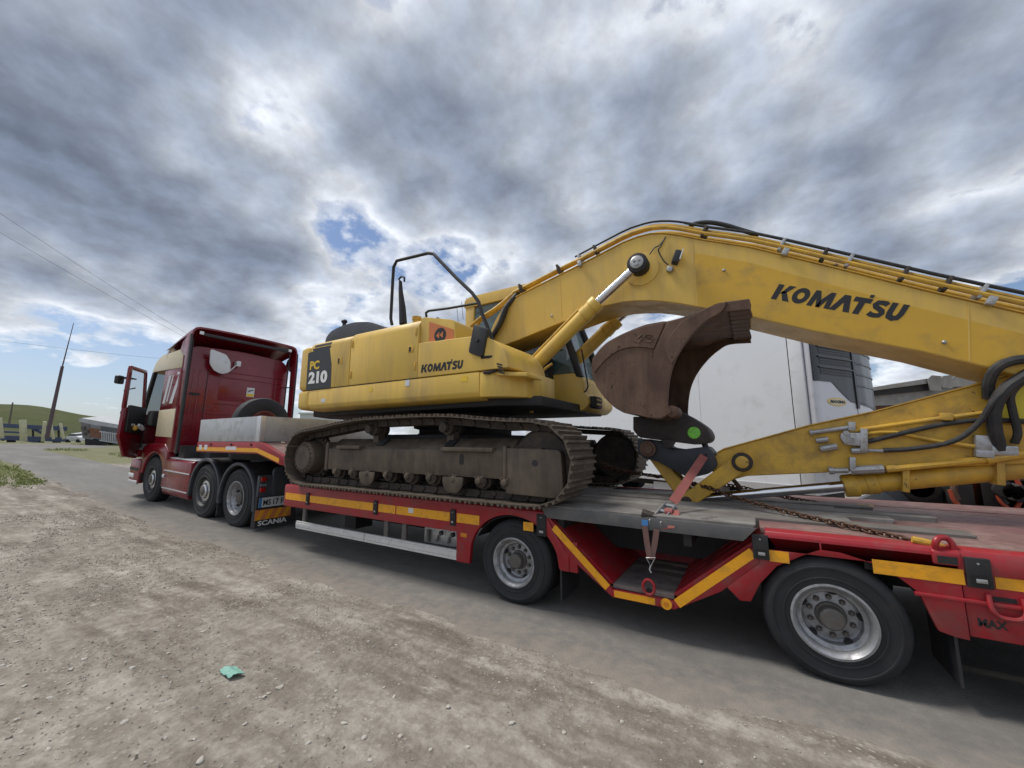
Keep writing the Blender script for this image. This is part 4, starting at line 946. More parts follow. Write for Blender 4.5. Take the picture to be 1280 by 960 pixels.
# boom cylinders
def ram(name, p_foot, p_barrel, p_pin, y, rb, rr, mt=YEL, par=EX):
    f_, b_, e_ = (Vector((q_[0],y,q_[1])) for q_ in (p_foot,p_barrel,p_pin)); d = (b_-f_).normalized()
    o = MB().tube([f_,f_+d*.05,b_-d*.24,b_-d*.235,b_-d*.16,b_-d*.155,b_-d*.10,b_-d*.095,b_-d*.012,b_],[rb*.9,rb,rb,rb*1.13,rb*1.13,rb*1.06,rb*1.06,rb*1.16,rb*1.16,rb*1.08],24).lathe([(rb*1.02,-.09),(rb*1.02,.09)],f_,(0,1,0),20).build(name,mt,par)
    MB().cyl(b_,e_,rr,20).build('cylinder_rod',CHROME,o)
    return o
yc1, yc2 = BY0-.14, BY1+.14
f1, b1, e1 = xz(652,474,yc1), xz(747.5,377,yc1), xz(798,331,yc1)
cyl1 = ram('boom_cylinder',f1,b1,e1,yc1,.088,.050)
ram('boom_cylinder',f1,b1,e1,yc2,.088,.050)
for y,s in ((yc1,-1),(yc2,1)):
    e = MB().lathe([(.115,-.075),(.115,.075)],(e1[0],y,e1[1]),(0,1,0),28).build('rod_eye',CHAS,EX,bevel=.008)
    MB().lathe([(.075,0),(.075,.012),(.06,.02),(.001,.02)],(e1[0],y+s*.075,e1[1]),(0,s,0),24,cap=False).build('pin_cap',ZINC,e)
    for k in range(3): a = 2.1*k+.5; MB().cyl((e1[0]+.032*math.cos(a),y+s*.09,e1[1]+.032*math.sin(a)),(e1[0]+.032*math.cos(a),y+s*.11,e1[1]+.032*math.sin(a)),.016,6).build('bolt',ZINC,e)
    MB().lathe([(.20,0),(.20,.012),(.17,.016),(.10,.016)],(e1[0],BY0 if s < 0 else BY1,e1[1]),(0,s,0),36,cap=False).build('boom_boss',YEL,EX)
    o = [Vector((f1[0]+(b1[0]-f1[0])*k_,y+s*.03,f1[1]+(b1[1]-f1[1])*k_+.125)) for k_ in (.12,.3,.7,.78)]
    MB().tube(o+[Vector((f1[0]+(b1[0]-f1[0])*.80,y+s*.02,f1[1]+(b1[1]-f1[1])*.80+.09))],.018,8).build('cylinder_pipe',YEL2,EX)
    MB().box(f1[0]-.14,f1[0]+.16,y-.14,y-.11,2.05,f1[1]+.10).box(f1[0]-.14,f1[0]+.16,y+.11,y+.14,2.05,f1[1]+.10).build('cylinder_bracket',YEL,EX,bevel=.02)
hose([on_y(668,487,4.2),on_y(660,495,4.2),on_y(648,500,4.2),on_y(640,500,4.3)],.038)
hose([on_y(655,470,4.3),on_y(665,463,4.35),on_y(672,470,4.4),on_y(665,480,4.4)],.022,YEL2,'hydraulic_pipe')
hose([on_y(664,476,4.3),on_y(672,470,4.35),on_y(680,462,4.5),on_y(690,455,4.6)],.018,YEL2,'hydraulic_pipe')
# ---- arm folded back under the boom
AY0, AY1 = 4.62, 4.98
at_ = xzs(AY0,(897,566),(905,561.5),(1012,532),(1094,514.5),(1235,477),(1282,462)); ab_ = xzs(AY0,(1283,580),(1170,584),(1060,589.5),(1005,592),(934,595),(915,600),(893,594),(886,580))
ax1 = [(at_[-1][0]+.9,at_[-1][1]+.10),(at_[-1][0]+1.1,at_[-1][1]-.25),(at_[-1][0]+.8,at_[-1][1]-.52)]
arm = MB().py(at_+ax1+ab_,AY0,AY1).build('arm',YEL2,EX,bevel=.008,seg=1)
MB().py(offset_line(at_,.010)+at_[::-1],AY0-.016,AY1+.016).build('arm_top_flange',YEL2,arm)
pv = (tip_t[0]-.05,(tip_t[1]+tip_b[1])/2)
MB().lathe([(.17,-.34),(.17,.34)],(pv[0],4.80,pv[1]),(0,1,0),28).build('arm_pivot',RUSTD,EX,bevel=.01)
pn = xz(928,577,AY0)
# bucket cylinder under the arm
ra, rb_, rp_ = xz(1330,579,4.72), xz(1054,607.5,4.72), xz(866,623.5,4.72)
bc = ram('bucket_cylinder',ra,rb_,rp_,4.72,.085,.046,YEL2)
MB().lathe([(.098,0),(.098,.10)],(rb_[0]+.005,4.72,rb_[1]+.0),(1,0,.11),24).build('gland',YEL2,bc,bevel=.006)
for px,py in ((1132,600),(1250,590)):
    c_ = on_y(px,py,4.62); MB().obox((c_.x,4.66,c_.z),(.045,.12,.20),(0,.1,0)).build('cylinder_clamp',YEL2,arm,bevel=.005)
# pipes and fittings on the near side of the arm
ya = AY0-.03
def apipe(pts, r, mt=YEL2, name='hydraulic_pipe'): return MB().tube([on_y(a,b,ya) for a,b in pts],r,9).build(name,mt,arm)
apipe(((1062,539),(1160,525),(1232,516)),.018); apipe(((1012,541),(1064,534)),.020,ZINC,'pipe_fitting')
apipe(((1012,541),(1016,540.5)),.027,ZINC,'pipe_fitting')
apipe(((1080,542),(1100,540),(1118,540),(1180,553),(1220,558.5),(1240,559)),.016)
apipe(((1020,551),(1035,549)),.024,ZINC,'pipe_fitting'); apipe(((1025,561.5),(1046,558)),.030,ZINC,'pipe_fitting'); apipe(((1064,563.5),(1083,563)),.028,ZINC,'pipe_fitting')
apipe(((1036,588.5),(1060,588)),.024,ZINC,'pipe_fitting'); apipe(((1064,588),(1104,586)),.038,ZINC,'pipe_fitting'); apipe(((1036,588.5),(1042,588)),.034,ZINC,'pipe_fitting'); apipe(((1108,586),(1118,585)),.026,YEL2,'pipe_fitting'); apipe(((1108,587),(1235,574)),.026); apipe(((1232,575),(1282,567)),.034)
mp_ = rpoly(xzs(ya-.02,(1051,541),(1082,541),(1081,558),(1056,556),(1050,547)),.02,3)
MB().py(mp_,ya-.03,ya+.03).build('valve_plate',ZINC,arm,bevel=.005)
for a,b in ((1058,541),(1066,545)): c_ = on_y(a,b,ya-.05); MB().cyl(c_,(c_.x,c_.y+.03,c_.z),.022,6).build('bolt',ZINC,arm)
for a,b,w,h in ((1079,550,.05,.20),(1064,533,.05,.08),(1182,521,.07,.06),(1228,554,.09,.12),(1229,567,.10,.06),(1065,580,.04,.12)):
    c_ = on_y(a,b,ya); MB().obox((c_.x,ya-.005,c_.z),(w,.06,h),(0,.1,0)).build('pipe_clamp',ZINC if a != 1182 else YEL2,arm,bevel=.005)
apipe(((1118,563),(1100,563.5),(1085,563)),.014,ZINC,'pipe_fitting')
hose([on_y(1104,563,ya),on_y(1140,561,ya-.02),on_y(1190,552,ya-.05),on_y(1222,530,ya-.08),on_y(1245,498,ya-.12),on_y(1285,468,ya-.1)],.020)
hose([on_y(1085,552,ya),on_y(1130,541,ya-.01),on_y(1180,530,ya-.01),on_y(1230,525,ya-.02),on_y(1285,527,ya)],.020)
hose([on_y(1249,562,ya),on_y(1243,535,ya-.05),on_y(1243,510,ya-.08),on_y(1258,486,ya-.1),on_y(1290,465,ya-.1)],.043)
hose([on_y(1236,498,ya),on_y(1236,478,ya-.05),on_y(1246,460,ya-.1),on_y(1266,451,ya-.1),on_y(1295,448,ya-.1)],.036)
hose([on_y(1268,554,ya),on_y(1272,540,ya-.03),on_y(1266,515,ya-.05),on_y(1264,492,ya-.08),on_y(1285,470,ya-.1)],.024)
c_ = on_y(1250,563,ya); MB().obox((c_.x,ya,c_.z),(.17,.07,.075),(0,.05,0)).build('hose_saddle',ZINC,arm,bevel=.008)
MB().py(xzs(AY0,(1240,502),(1282,480),(1282,530),(1240,528)),AY0-.004,AY0-.001).build('yellow_decal',surf(mat('lemon_decal'),(.62,.52,.03),.5),arm)
# ---- linkage
def bar(name, p0, p1, w0, w1, y0, y1, mt, par=EX, b=.008):
    p0, p1 = Vector(p0), Vector(p1); d = (p1-p0).normalized(); n = Vector((-d.y,d.x)); q_ = []
    for k in range(9): a = math.pi/2+math.pi*k/8; q_.append(p0 + (d*math.cos(a)+n*math.sin(a))*w0)
    for k in range(9): a = -math.pi/2+math.pi*k/8; q_.append(p1 + (d*math.cos(a)+n*math.sin(a))*w1)
    return MB().py([(v_.x,v_.y) for v_ in q_],y0,y1).build(name,mt,par,bevel=b,seg=1)
lo = xz(858,627,4.52)
for y in (4.52,5.02): bar('rocker_link',pn,lo,.085,.068,y,y+.055,YEL2)
MB().lathe([(.052,0),(.052,.62)],(lo[0],4.50,lo[1]),(0,1,0),20).build('linkage_pin',RUSTD,EX,bevel=.005)
MB().lathe([(.092,0),(.092,.022),(.085,.03),(.05,.03)],(pn[0],4.52,pn[1]),(0,-1,0),28,cap=False).build('pin_boss',RUSTD,EX)
MB().lathe([(.058,.0),(.058,.045),(.045,.05),(.001,.05)],(pn[0],4.52,pn[1]),(0,-1,0),24,cap=False).build('pin_cap',YEL2,EX)
up = xz(816,570,4.62)
for y in (4.66,4.90): bar('bucket_link',up,(lo[0],lo[1]),.06,.075,y,y+.06,YEL2)
# quick coupler: arm side
cp = rpoly(xzs(4.55,(797,548),(826,552),(836,560),(850,562),(884,558),(893,568),(897,582),(887,592),(862,598),(842,588),(820,576),(806,574),(797,566)),.03,3)
coup = MB().py(cp,4.55,5.05).build('quick_coupler',SLATE,EX,bevel=.015)
cp2 = rpoly(xzs(4.50,(792,521),(792,538),(800,547),(870,556),(886,553),(889,545),(884,535),(873,527),(860,519),(846,512),(840,520)),[.01,.02,.02,.02,.04,.04,.05,.05,.05,.03,.02],3)
for y in (4.48,5.02): MB().py(cp2,y,y+.06).build('coupler_plate',RUSTD,coup,bevel=.008)
MB().py(cp2,4.60,4.98).build('coupler_block',RUSTD,coup,bevel=.01)
c_ = xz(809.5,561,4.5)
MB().lathe([(.085,0),(.085,.06),(.06,.065),(.055,.085),(.001,.085)],(c_[0],4.56,c_[1]),(0,-1,0),26,cap=False).build('coupler_pin',RUST,coup)
c_ = xz(867.5,541,4.48); MB().lathe([(.062,0),(.06,.012),(.05,.014),(.001,.014)],(c_[0],4.48,c_[1]),(0,-1,0),26,cap=False).build('painted_pin',LIME,coup)
c_ = xz(842,540,4.48); MB().lathe([(.028,0),(.028,.003),(.001,.003)],(c_[0],4.48,c_[1]),(0,-1,0),16,cap=False).build('pin_hole',CHAS,coup)
MB().py(rpoly(xzs(4.47,(826,549),(846,551),(840,560),(832,560)),.02,3),4.44,4.48).build('coupler_lug',RUSTD,coup,bevel=.005)
MB().cyl(on_y(880,553,4.6),on_y(886,569,4.6),.03,10).build('coupler_ram',CHAS,coup)
bar('tipping_strut',xz(915,598,4.9),xz(931,616,4.9),.02,.02,4.88,4.92,RUST)
# ---- bucket
KY0, KY1 = 4.06, 5.50
zo = lambda a,b: xz(730+a*.171875,370+b*.171875,KY0)
back = [zo(*q_) for q_ in ((290,850),(215,805),(130,715),(75,625),(55,545),(58,470),(80,430),(150,350),(230,300),(300,265),(390,230),(480,207),(620,180),(760,140),(900,85),(1040,42),(1200,28))]
front = [zo(*q_) for q_ in ((1215,95),(1000,120),(900,180),(820,250),(740,345),(680,440),(640,540),(620,640),(612,740),(612,800),(645,850),(560,895),(500,893),(400,868))]
back = [tuple(v_) for v_ in spline(back,3)]
side = back + [tuple(v_) for v_ in spline(front,3)]
bk = MB()
def sheet(line, th, y0, y1, jag=0):
    inn = offset_line(line, -th); n = len(line); rows_o, rows_i = [], []; ys = [y0+(y1-y0)*k/24 for k in range(25)]
    for i in range(n):
        ro, ri = [], []
        for k,y in enumerate(ys):
            w_ = jag*mnoise.noise(Vector((line[i][0]*9,y*7,1))) if i > n*.55 else 0
            ro.append((line[i][0]+w_*.6,y,line[i][1]+w_)); ri.append((inn[i][0]+w_*.6,y,inn[i][1]+w_))
        rows_o.append(ro); rows_i.append(ri)
    b = MB().grid(rows_o); b.grid(rows_i)
    m_ = len(ys)
    for R_o, R_i in ((rows_o[-1],rows_i[-1]),(rows_o[0],rows_i[0])): b.grid([R_o,R_i])
    for k in (0,-1): b.grid([[r_[k] for r_ in rows_o],[r_[k] for r_ in rows_i]])
    return b
shellm = sheet(back,.03,KY0+.002,KY1-.002,.02)
bucket = shellm.build('bucket',RUST,EX,smooth=50)
MB().py(side,KY0,KY0+.028).build('bucket_side',RUST,bucket,bevel=.004,seg=1); MB().py(side,KY1-.028,KY1).build('bucket_side',RUST,bucket,bevel=.004,seg=1)
tp_ = [zo(*q_) for q_ in ((645,850),(560,895),(400,868),(290,850),(290,835),(400,850),(560,872),(630,840))]
MB().py(tp_,KY0+.03,KY1-.03).build('bucket_top_plate',RUST,bucket)
# cutter plates along the front edge, heel wear plate at the back
fr2 = [tuple(v_) for v_ in spline([zo(*q_) for q_ in ((1040,46),(1000,120),(900,180),(820,250),(740,345),(680,440),(640,540),(620,640),(612,740),(612,800),(640,845),(560,890))],3)]
inn = [zo(*q_) for q_ in ((465,886),(470,760),(478,640),(492,520),(515,400),(560,300),(610,195),(760,145),(900,90))]
MB().py(fr2+inn,KY0-.022,KY0-.001).build('side_cutter',RUST,bucket,bevel=.004,seg=1)
cut = [tuple(v_) for v_ in spline([zo(*q_) for q_ in ((1040,46),(1000,120),(900,180),(820,250),(740,345),(690,425),(640,500))],3)] + [zo(*q_) for q_ in ((600,440),(585,370),(640,280),(715,190),(900,92))]
MB().py(cut,KY0-.034,KY0-.0225).build('side_cutter_edge',RUST,bucket,bevel=.003,seg=1)
heel = [tuple(v_) for v_ in spline([zo(*q_) for q_ in ((80,560),(65,500),(80,440),(150,358),(230,308),(300,273),(390,238),(480,215),(590,195))],3)] + [tuple(v_) for v_ in spline([zo(*q_) for q_ in ((510,388),(440,376),(350,374),(260,395),(170,455),(110,520),(80,560))],3)]
MB().py(heel,KY0-.016,KY0-.001).build('heel_wear_plate',RUST,bucket,bevel=.004,seg=1)
lipm = MB()
for k in range(9):
    y0 = KY0+.01+(KY1-KY0-.02)*k/9; y1 = y0+(KY1-KY0-.02)/9-.004; a = zo(1040,42); b = zo(1205,25); j = random.uniform(-.02,.015)
    o = MB().py([(a[0],a[1]+.008),(b[0]+j,b[1]+.006+random.uniform(-.008,.008)),(b[0]+j+.01,b[1]-.05),(a[0],a[1]-.055)],y0,y1).build('lip_segment',RUST,bucket,bevel=.008,seg=1)
# welded scrolls on the wear plate
for pts in (((440,300),(470,280),(500,290),(470,310),(505,315),(490,335),(455,335)),((395,310),(420,285),(430,310),(410,325),(400,345))):
    MB().tube([(q_[0],KY0-.017,q_[1]) for q_ in (zo(*p_) for p_ in pts)],.007,6).build('weld_bead',RUST,bucket)
c_ = zo(640,840); MB().lathe([(.06,0),(.06,.25)],(c_[0],KY0-.01,c_[1]),(0,1,0),20).build('bucket_pin_boss',RUST,bucket,bevel=.01)
for y in (4.62,4.90): MB().py(rpoly([zo(340,850),zo(640,860),zo(640,960),zo(560,1000),zo(420,980),zo(345,930)],.03,3),y,y+.05).build('bucket_ear',RUSTD,bucket,bevel=.006)

# ---- small fittings, seams and labels
for x in (-4.70,-3.47):
    for z in (2.48,2.92): MB().box(x-.012,x+.012,YB-.010,YB+.002,z-.05,z+.05).build('door_hinge',YEL2,EX,bevel=.003)
lt2 = MB().box(-3.60,-3.50,YB-.004,YB,2.66,2.75).build('door_handle',YEL2,d2,bevel=.003); MB().box(-3.585,-3.55,YB-.006,YB-.004,2.675,2.735).build('latch_recess',CHAS,lt2)
for x,z,w,h,m in ((-5.35,2.13,.10,.05,WHITEB),(-4.3,2.22,.06,.05,YPRINT),(-2.75,2.23,.09,.06,YPRINT)): MB().box(x,x+w,YB+.001,YB+.003,z,z+h).build('warning_label',m,EX)
for px,y0,y1 in ((866,303,380),(700,346,402),(1210,380,452)):
    A, B = on_y(px,y0,BY0), on_y(px+2,y1,BY0); MB().slab((A.x,BY0-.001,A.z),(B.x,BY0-.001,B.z),.010,.004,(0,1,0)).build('weld_seam',YEL,boom)
for px,py in ((905,338),(1180,428),(690,395)): c_ = on_y(px,py,BY0); MB().lathe([(.016,0),(.016,.012),(.008,.02),(.001,.02)],(c_.x,BY0,c_.z),(0,-1,0),8,cap=False).build('grease_nipple',ZINC,boom)
hose([on_y(660,489,4.25),on_y(668,480,4.3),on_y(676,476,4.35),on_y(684,468,4.4)],.020)
hose([on_y(650,486,4.2),on_y(657,478,4.25),on_y(664,470,4.3)],.020)
hose([on_y(668,500,4.4),on_y(666,508,4.4),on_y(664,516,4.4)],.024,YEL2,'hydraulic_pipe')
for px,py in ((668,471),(676,479),(661,483)): c_ = on_y(px,py,4.28); MB().obox((c_.x,4.28,c_.z),(.07,.07,.07),(.3,.4,.2)).build('hose_fitting',YEL2,EX,bevel=.01)
# ================================================================ tractor unit (local frame: x rearwards, y away from the camera side, z up, origin at the rear axle)
TK = thing('tractor_unit', 'maroon three axle tractor unit with its driver door open', 'truck', (-8.1604,3.686,.0183), (0,R(2.108),R(.601)), local=True)
TR_R = .522
def tb(name, mt, *a, par=None, **kw): return MB().box(*a).build(name, mt, par or TK, **kw)
chr_nuts = worn('chrome_wheel_trim', (.62,.63,.65), (.3,.28,.25), .2, .2, .9, 9, .08)
DRIM = worn('dark_steel_rim',(.075,.077,.082),(.10,.09,.08),.35,.5,.5,6,.2)
for x_,y_ in ((-3.99,.01),(-1.29,0.0)):
    w_ = wheel_parts(TK, x_, y_, TR_R, TR_R, .31, .295, .07, hub_r=.10, hub_out=.01, rimmat=DRIM)
    MB().lathe([(.205,.055),(.20,.035),(.15,.030),(.145,.045)],(x_,y_,TR_R),(0,1,0),40,cap=False).build('nut_ring',chr_nuts,w_)
    MB().lathe([(.135,.05),(.13,.005),(.11,-.012),(.001,-.014)],(x_,y_,TR_R),(0,1,0),32,cap=False).build('hub_cover',chr_nuts,w_)
wheel_parts(TK, 0.0, 0.0, TR_R, TR_R, .31, .295, .16, hub_r=.11, hub_out=.03)
for x in (-3.99,-1.29,0.0):
    for y in ((2.17,) if x < -1 else (.34,1.86,2.17)):
        MB().lathe([(.06,.02),(.29,.01),(TR_R*.88,0),(TR_R,.04),(TR_R,.26),(TR_R*.88,.31),(.29,.30),(.06,.28)],(x,y,TR_R),(0,1,0),40).build('far_wheel',RUBBER,TK)
    MB().cyl((x,.15,TR_R),(x,2.3,TR_R),.09,12).build('axle',CHAS,TK)
for y in (.80,1.62): tb('chassis_rail',CHAS,-5.1,.70,y,y+.09,.68,.98)
MB().lathe([(.50,0),(.50,.06)],(-.45,1.25,1.12),(0,0,1),32).build('fifth_wheel',CHAS,TK)
tb('chassis_clutter',CHAS,-2.9,-.7,.55,1.9,.55,1.05)
tb('chassis_clutter',CHAS,-3.35,-2.2,.40,2.1,.95,1.22)
# cab: sleeper box, roof, front structure
sl = MB().px(rpoly([(.03,1.18),(.03,3.50),(.20,3.70),(1.25,3.76),(2.30,3.70),(2.47,3.50),(2.47,1.18)],[.03,.14,.2,.3,.2,.14,.03],4),-4.16,-3.20).build('cab_sleeper',MAROON,TK,bevel=.02)
roofp = [(-5.00,3.10),(-4.86,3.34),(-4.55,3.50),(-4.17,3.60),(-4.17,3.52),(-4.55,3.42),(-4.80,3.28),(-4.93,3.08)]
MB().py(roofp,.05,2.45).build('cab_roof',CREAM,TK,bevel=.02)
MB().py(rpoly([(-4.95,3.12),(-4.80,3.36),(-4.45,3.52),(-3.22,3.60),(-3.22,3.14),(-4.1,3.13)],[.02,.05,.1,.02,.02,.02],3),.018,.028).build('cream_roof_side',CREAM,TK,bevel=.004)
MB().py([(-4.14,1.52),(-4.14,2.14),(-3.22,2.18),(-3.22,1.52)],.014,.029).build('cream_side_panel',CREAM,TK,bevel=.004)
win = MB().py([(-4.13,2.17),(-4.13,3.10),(-3.22,3.11),(-3.22,2.21)],.020,.029).build('sleeper_side',MAROON,TK,bevel=.003)
for q in ([(-4.02,2.30),(-3.90,2.30),(-3.72,2.98),(-3.86,2.98)],[(-3.80,2.35),(-3.74,2.35),(-3.58,2.98),(-3.65,2.98)],[(-3.62,2.30),(-3.46,2.30),(-3.30,2.72),(-3.30,2.98),(-3.45,2.70)],[(-3.40,2.98),(-3.27,2.98),(-3.27,3.04),(-3.40,3.05)]):
    MB().py(q,.0165,.0195).build('white_graphic',WHITEB,win)
tb('cab_floor',CHAS,-5.35,-4.16,.10,2.40,1.15,1.30)
tb('far_cab_side',MAROON,-5.30,-4.16,2.38,2.45,1.2,2.15)
tb('far_door_pillar',MAROON,-4.30,-4.16,2.38,2.45,2.15,3.5)
MB().py([(-5.40,1.20),(-5.45,2.0),(-5.02,3.12),(-4.90,3.12),(-5.32,2.0),(-5.20,1.20)],.04,.12).build('door_pillar',CHAS,TK,bevel=.01)
MB().py([(-5.40,1.20),(-5.45,2.0),(-5.02,3.12),(-4.90,3.12),(-5.32,2.0),(-5.28,1.20)],2.38,2.46).build('door_pillar',MAROON,TK,bevel=.01)
MB().add([(-5.46,.1,2.05),(-5.46,2.4,2.05),(-5.03,2.4,3.1),(-5.03,.1,3.1),(-5.45,.1,2.05),(-5.45,2.4,2.05),(-5.02,2.4,3.1),(-5.02,.1,3.1)],[(0,1,2,3),(4,5,6,7),(0,1,5,4),(1,2,6,5),(2,3,7,6),(3,0,4,7)]).build('windscreen',GLASS,TK)
tb('front_panel',MAROON,-5.50,-5.40,.06,2.44,.95,2.05,bevel=.03)
tb('dashboard',BLACKP,-5.35,-4.95,.15,2.35,1.75,2.15,bevel=.06)
tb('driver_seat',BLACKP,-4.75,-4.25,.30,.85,1.55,1.80,bevel=.06); tb('driver_seat_back',BLACKP,-4.38,-4.20,.30,.85,1.75,2.70,bevel=.06)
MB().tube([(-4.93+.02*math.cos(a*math.pi/6),.58+.22*math.cos(a*math.pi/6),2.12+.2*math.sin(a*math.pi/6)) for a in range(12)],.016,6,True).build('steering_wheel',BLACKP,TK)
# rear wall relief
rw = tb('rear_wall',MAROON,-3.20,-3.185,.10,2.40,1.22,3.42,bevel=.004)
for z0,z1,y0,y1 in ((3.16,3.19,.55,2.36),(3.02,3.05,.75,2.30),(2.35,2.38,.75,2.05),(2.10,2.125,.58,2.36)): tb('rib',MAROON,-3.186,-3.170,y0,y1,z0,z1,par=rw,bevel=.004)
for y in (.24,.36,.55,2.15): tb('rib',MAROON,-3.186,-3.172,y,y+.025,1.3,3.15,par=rw,bevel=.004)
MB().px(rpoly([(.80,2.45),(.80,2.98),(1.62,2.98),(1.62,2.45)],.06,3),-3.186,-3.178).build('pressed_panel',MAROON,rw,bevel=.004)
tb('black_grip',CHAS,-3.187,-3.165,.22,.42,2.52,2.58,par=rw)
for y in (.53,): tb('seam',CHAS,-3.186,-3.180,y,y+.012,1.3,3.15,par=rw)
sk = tb('yellow_sticker',WHITEB,-3.176,-3.172,1.44,1.63,2.60,2.84,par=rw)
tb('sticker_field',YPRINT,-3.172,-3.1705,1.45,1.62,2.61,2.68,par=sk); MB().px([(1.46,2.70),(1.52,2.74),(1.61,2.78),(1.61,2.80),(1.50,2.77)],-3.172,-3.1705).build('sticker_mark',PRINT,sk)
# dish on an arm
dp = rpoly([(.45,3.66),(.80,3.58),(.91,3.42),(.93,3.16),(.76,3.08),(.58,3.14),(.47,3.30)],.06,4)
ds = MB().px(dp,-3.02,-2.985).build('white_dish',WHITEB,TK,bevel=.010,seg=2)
MB().tube([(-3.05,.80,3.12),(-3.05,.93,3.18),(-3.08,1.08,3.36)],.014,8).build('dish_arm',WHITEB,TK); tb('dish_mount',WHITEB,-3.20,-3.05,1.08,1.18,3.34,3.48,bevel=.015)
# roof spoiler and side fairings
so = [(-4.30,3.66),(-4.0,3.76),(-3.5,3.94),(-3.1,4.07),(-2.86,4.12)]; si = [(x+.01,z-.035) for x,z in so][::-1]
rows = []
ys = [0.0,.02,.06,.14,.3,.8,1.25,1.7,2.2,2.36,2.44,2.48,2.5]; dz = [-.20,-.11,-.045,-.012,0,.015,.02,.015,0,-.012,-.045,-.11,-.20]
b = MB(); b.grid([[(x,y,z+d*(.35+.65*(x+4.3)/1.44)) for y,d in zip(ys,dz)] for x,z in so]); b.grid([[(x,y*.98+.025,z-.04+d*(.35+.65*(x+4.3)/1.44)) for y,d in zip(ys,dz)] for x,z in so])
b.grid([[(so[-1][0],y,so[-1][1]+d) for y,d in zip(ys,dz)],[(so[-1][0],y*.98+.025,so[-1][1]-.04+d) for y,d in zip(ys,dz)]])
spl = b.build('roof_spoiler',MAROON,TK,smooth=60)
tb('spoiler_bar',BLACKP,-2.98,-2.90,.22,2.28,3.92,4.0,bevel=.02)
for y in (.20,2.30):
    tb('marker_lamp',LAMPW,-2.91,-2.885,y-.045,y+.045,3.94,4.02,bevel=.012)
ck = [(-3.38,3.56),(-3.30,3.76),(-3.05,3.92),(-2.87,3.93),(-2.845,3.6),(-2.80,1.20),(-2.96,1.20),(-3.08,3.4)]
MB().py(ck,0.0,.03).build('side_fairing',MAROON,TK,bevel=.006); MB().py(ck,2.47,2.50).build('side_fairing',MAROON,TK,bevel=.006)
for y in (-.012,2.49): MB().py([(-2.93,3.90),(-2.86,3.92),(-2.83,3.6),(-2.775,1.18),(-2.87,1.18),(-2.90,3.4)],y,y+.035).build('fairing_edge',BLACKP,TK,bevel=.006)
for y in (.10,2.40): MB().tube([(-3.17,y,2.95),(-2.86,y-.06 if y < 1 else y+.06,2.95)],.016,6).tube([(-3.17,y,1.75),(-2.86,y-.06 if y < 1 else y+.06,1.75)],.016,6).build('fairing_strut',CHAS,TK)
MB().tube([(-3.05,.11,1.3),(-3.05,.11,3.85)],.018,6).build('fairing_post',CHAS,TK); MB().tube([(-2.95,2.33,1.3),(-2.95,2.33,3.95)],.018,6).build('fairing_post',CHAS,TK)
for y in (.5,.72): MB().tube([(-4.55,y,3.54),(-4.60,y,3.68),(-4.80,y,3.70)],.03,8).build('air_horn',BLACKP,TK)
# open driver door
TH = R(40); HX, HY = -5.04, .03
dd = Vector((math.cos(TH),-math.sin(TH),0)); dn = Vector((-math.sin(TH),-math.cos(TH),0))      # dn: outwards face
def dpoly(name, poly, d0, d1, mt, par, **kw):
    A = [tuple(Vector((HX,HY,0))+dd*s_+dn*d0+Vector((0,0,z_))) for s_,z_ in poly]; B = [tuple(Vector((HX,HY,0))+dd*s_+dn*d1+Vector((0,0,z_))) for s_,z_ in poly]
    return MB()._pr(A,B).build(name,mt,par,**kw)
door_ = dpoly('driver_door', rpoly([(0,1.22),(0,2.18),(.90,2.18),(.93,1.50),(.80,1.30)],[.03,.02,.02,.05,.05],3), 0,.06, MAROON, TK, bevel=.012)
dpoly('door_trim', rpoly([(.06,1.55),(.06,2.20),(.80,2.24),(.80,1.60)],.05,3), -.05,-.002, BLACKP, door_, bevel=.015)
for q in ([(0,2.16),(.17,3.08),(.24,3.08),(.09,2.16)],[(.82,2.16),(.82,3.12),(.93,3.10),(.94,2.16)],[(.16,3.05),(.20,3.14),(.90,3.16),(.93,3.08)]): dpoly('door_frame', q, 0,.05, MAROON, door_, bevel=.008)
dpoly('door_window', [(.09,2.18),(.24,3.06),(.82,3.08),(.82,2.18)], .022,.028, glass('clear_door_glass',(.25,.28,.28),.02,.18), door_)
dpoly('door_handle', [(.72,2.02),(.72,2.08),(.88,2.08),(.88,2.02)], .06,.08, CHAS, door_)
for s_ in (.50,.58): dpoly('door_lamp', [(s_,1.75),(s_,1.80),(s_+.045,1.80),(s_+.045,1.75)], .0-.058,-.05, LAMPW, door_)
for k,(s_,z_,r_,mt) in enumerate(((.30,1.72,.05,WHITEB),(.40,1.75,.045,ALU),(.55,1.70,.05,YEL2),(.22,1.68,.04,WHITEB))):
    c = Vector((HX,HY,z_))+dd*s_+dn*-.09; MB().sphere(c,r_,8,6,(1,1,1.3)).build('door_pocket_item',mt,door_)
dpoly('door_step_skirt', [(.0,1.22),(.80,1.30),(.62,1.02),(.10,.95)], 0.0,.05, MAROON, door_, bevel=.01)
# mirrors carried on the door
dpoly('mirror', rpoly([(.62,2.72),(.62,2.92),(.86,2.92),(.86,2.72)],.05,3), .22,.30, BLACKP, door_, bevel=.02)
dpoly('mirror_arm', [(.50,2.86),(.50,2.89),(.80,2.89),(.80,2.86)], .05,.24, CHAS, door_)
MB().tube([Vector((HX,HY,2.18))+dd*.35+dn*.05,Vector((HX,HY,2.18))+dd*.35+dn*.25,Vector((HX,HY,2.60))+dd*.45+dn*.27,Vector((HX,HY,2.66))+dd*.50+dn*.05],.018,6).build('mirror_frame',CHAS,door_)
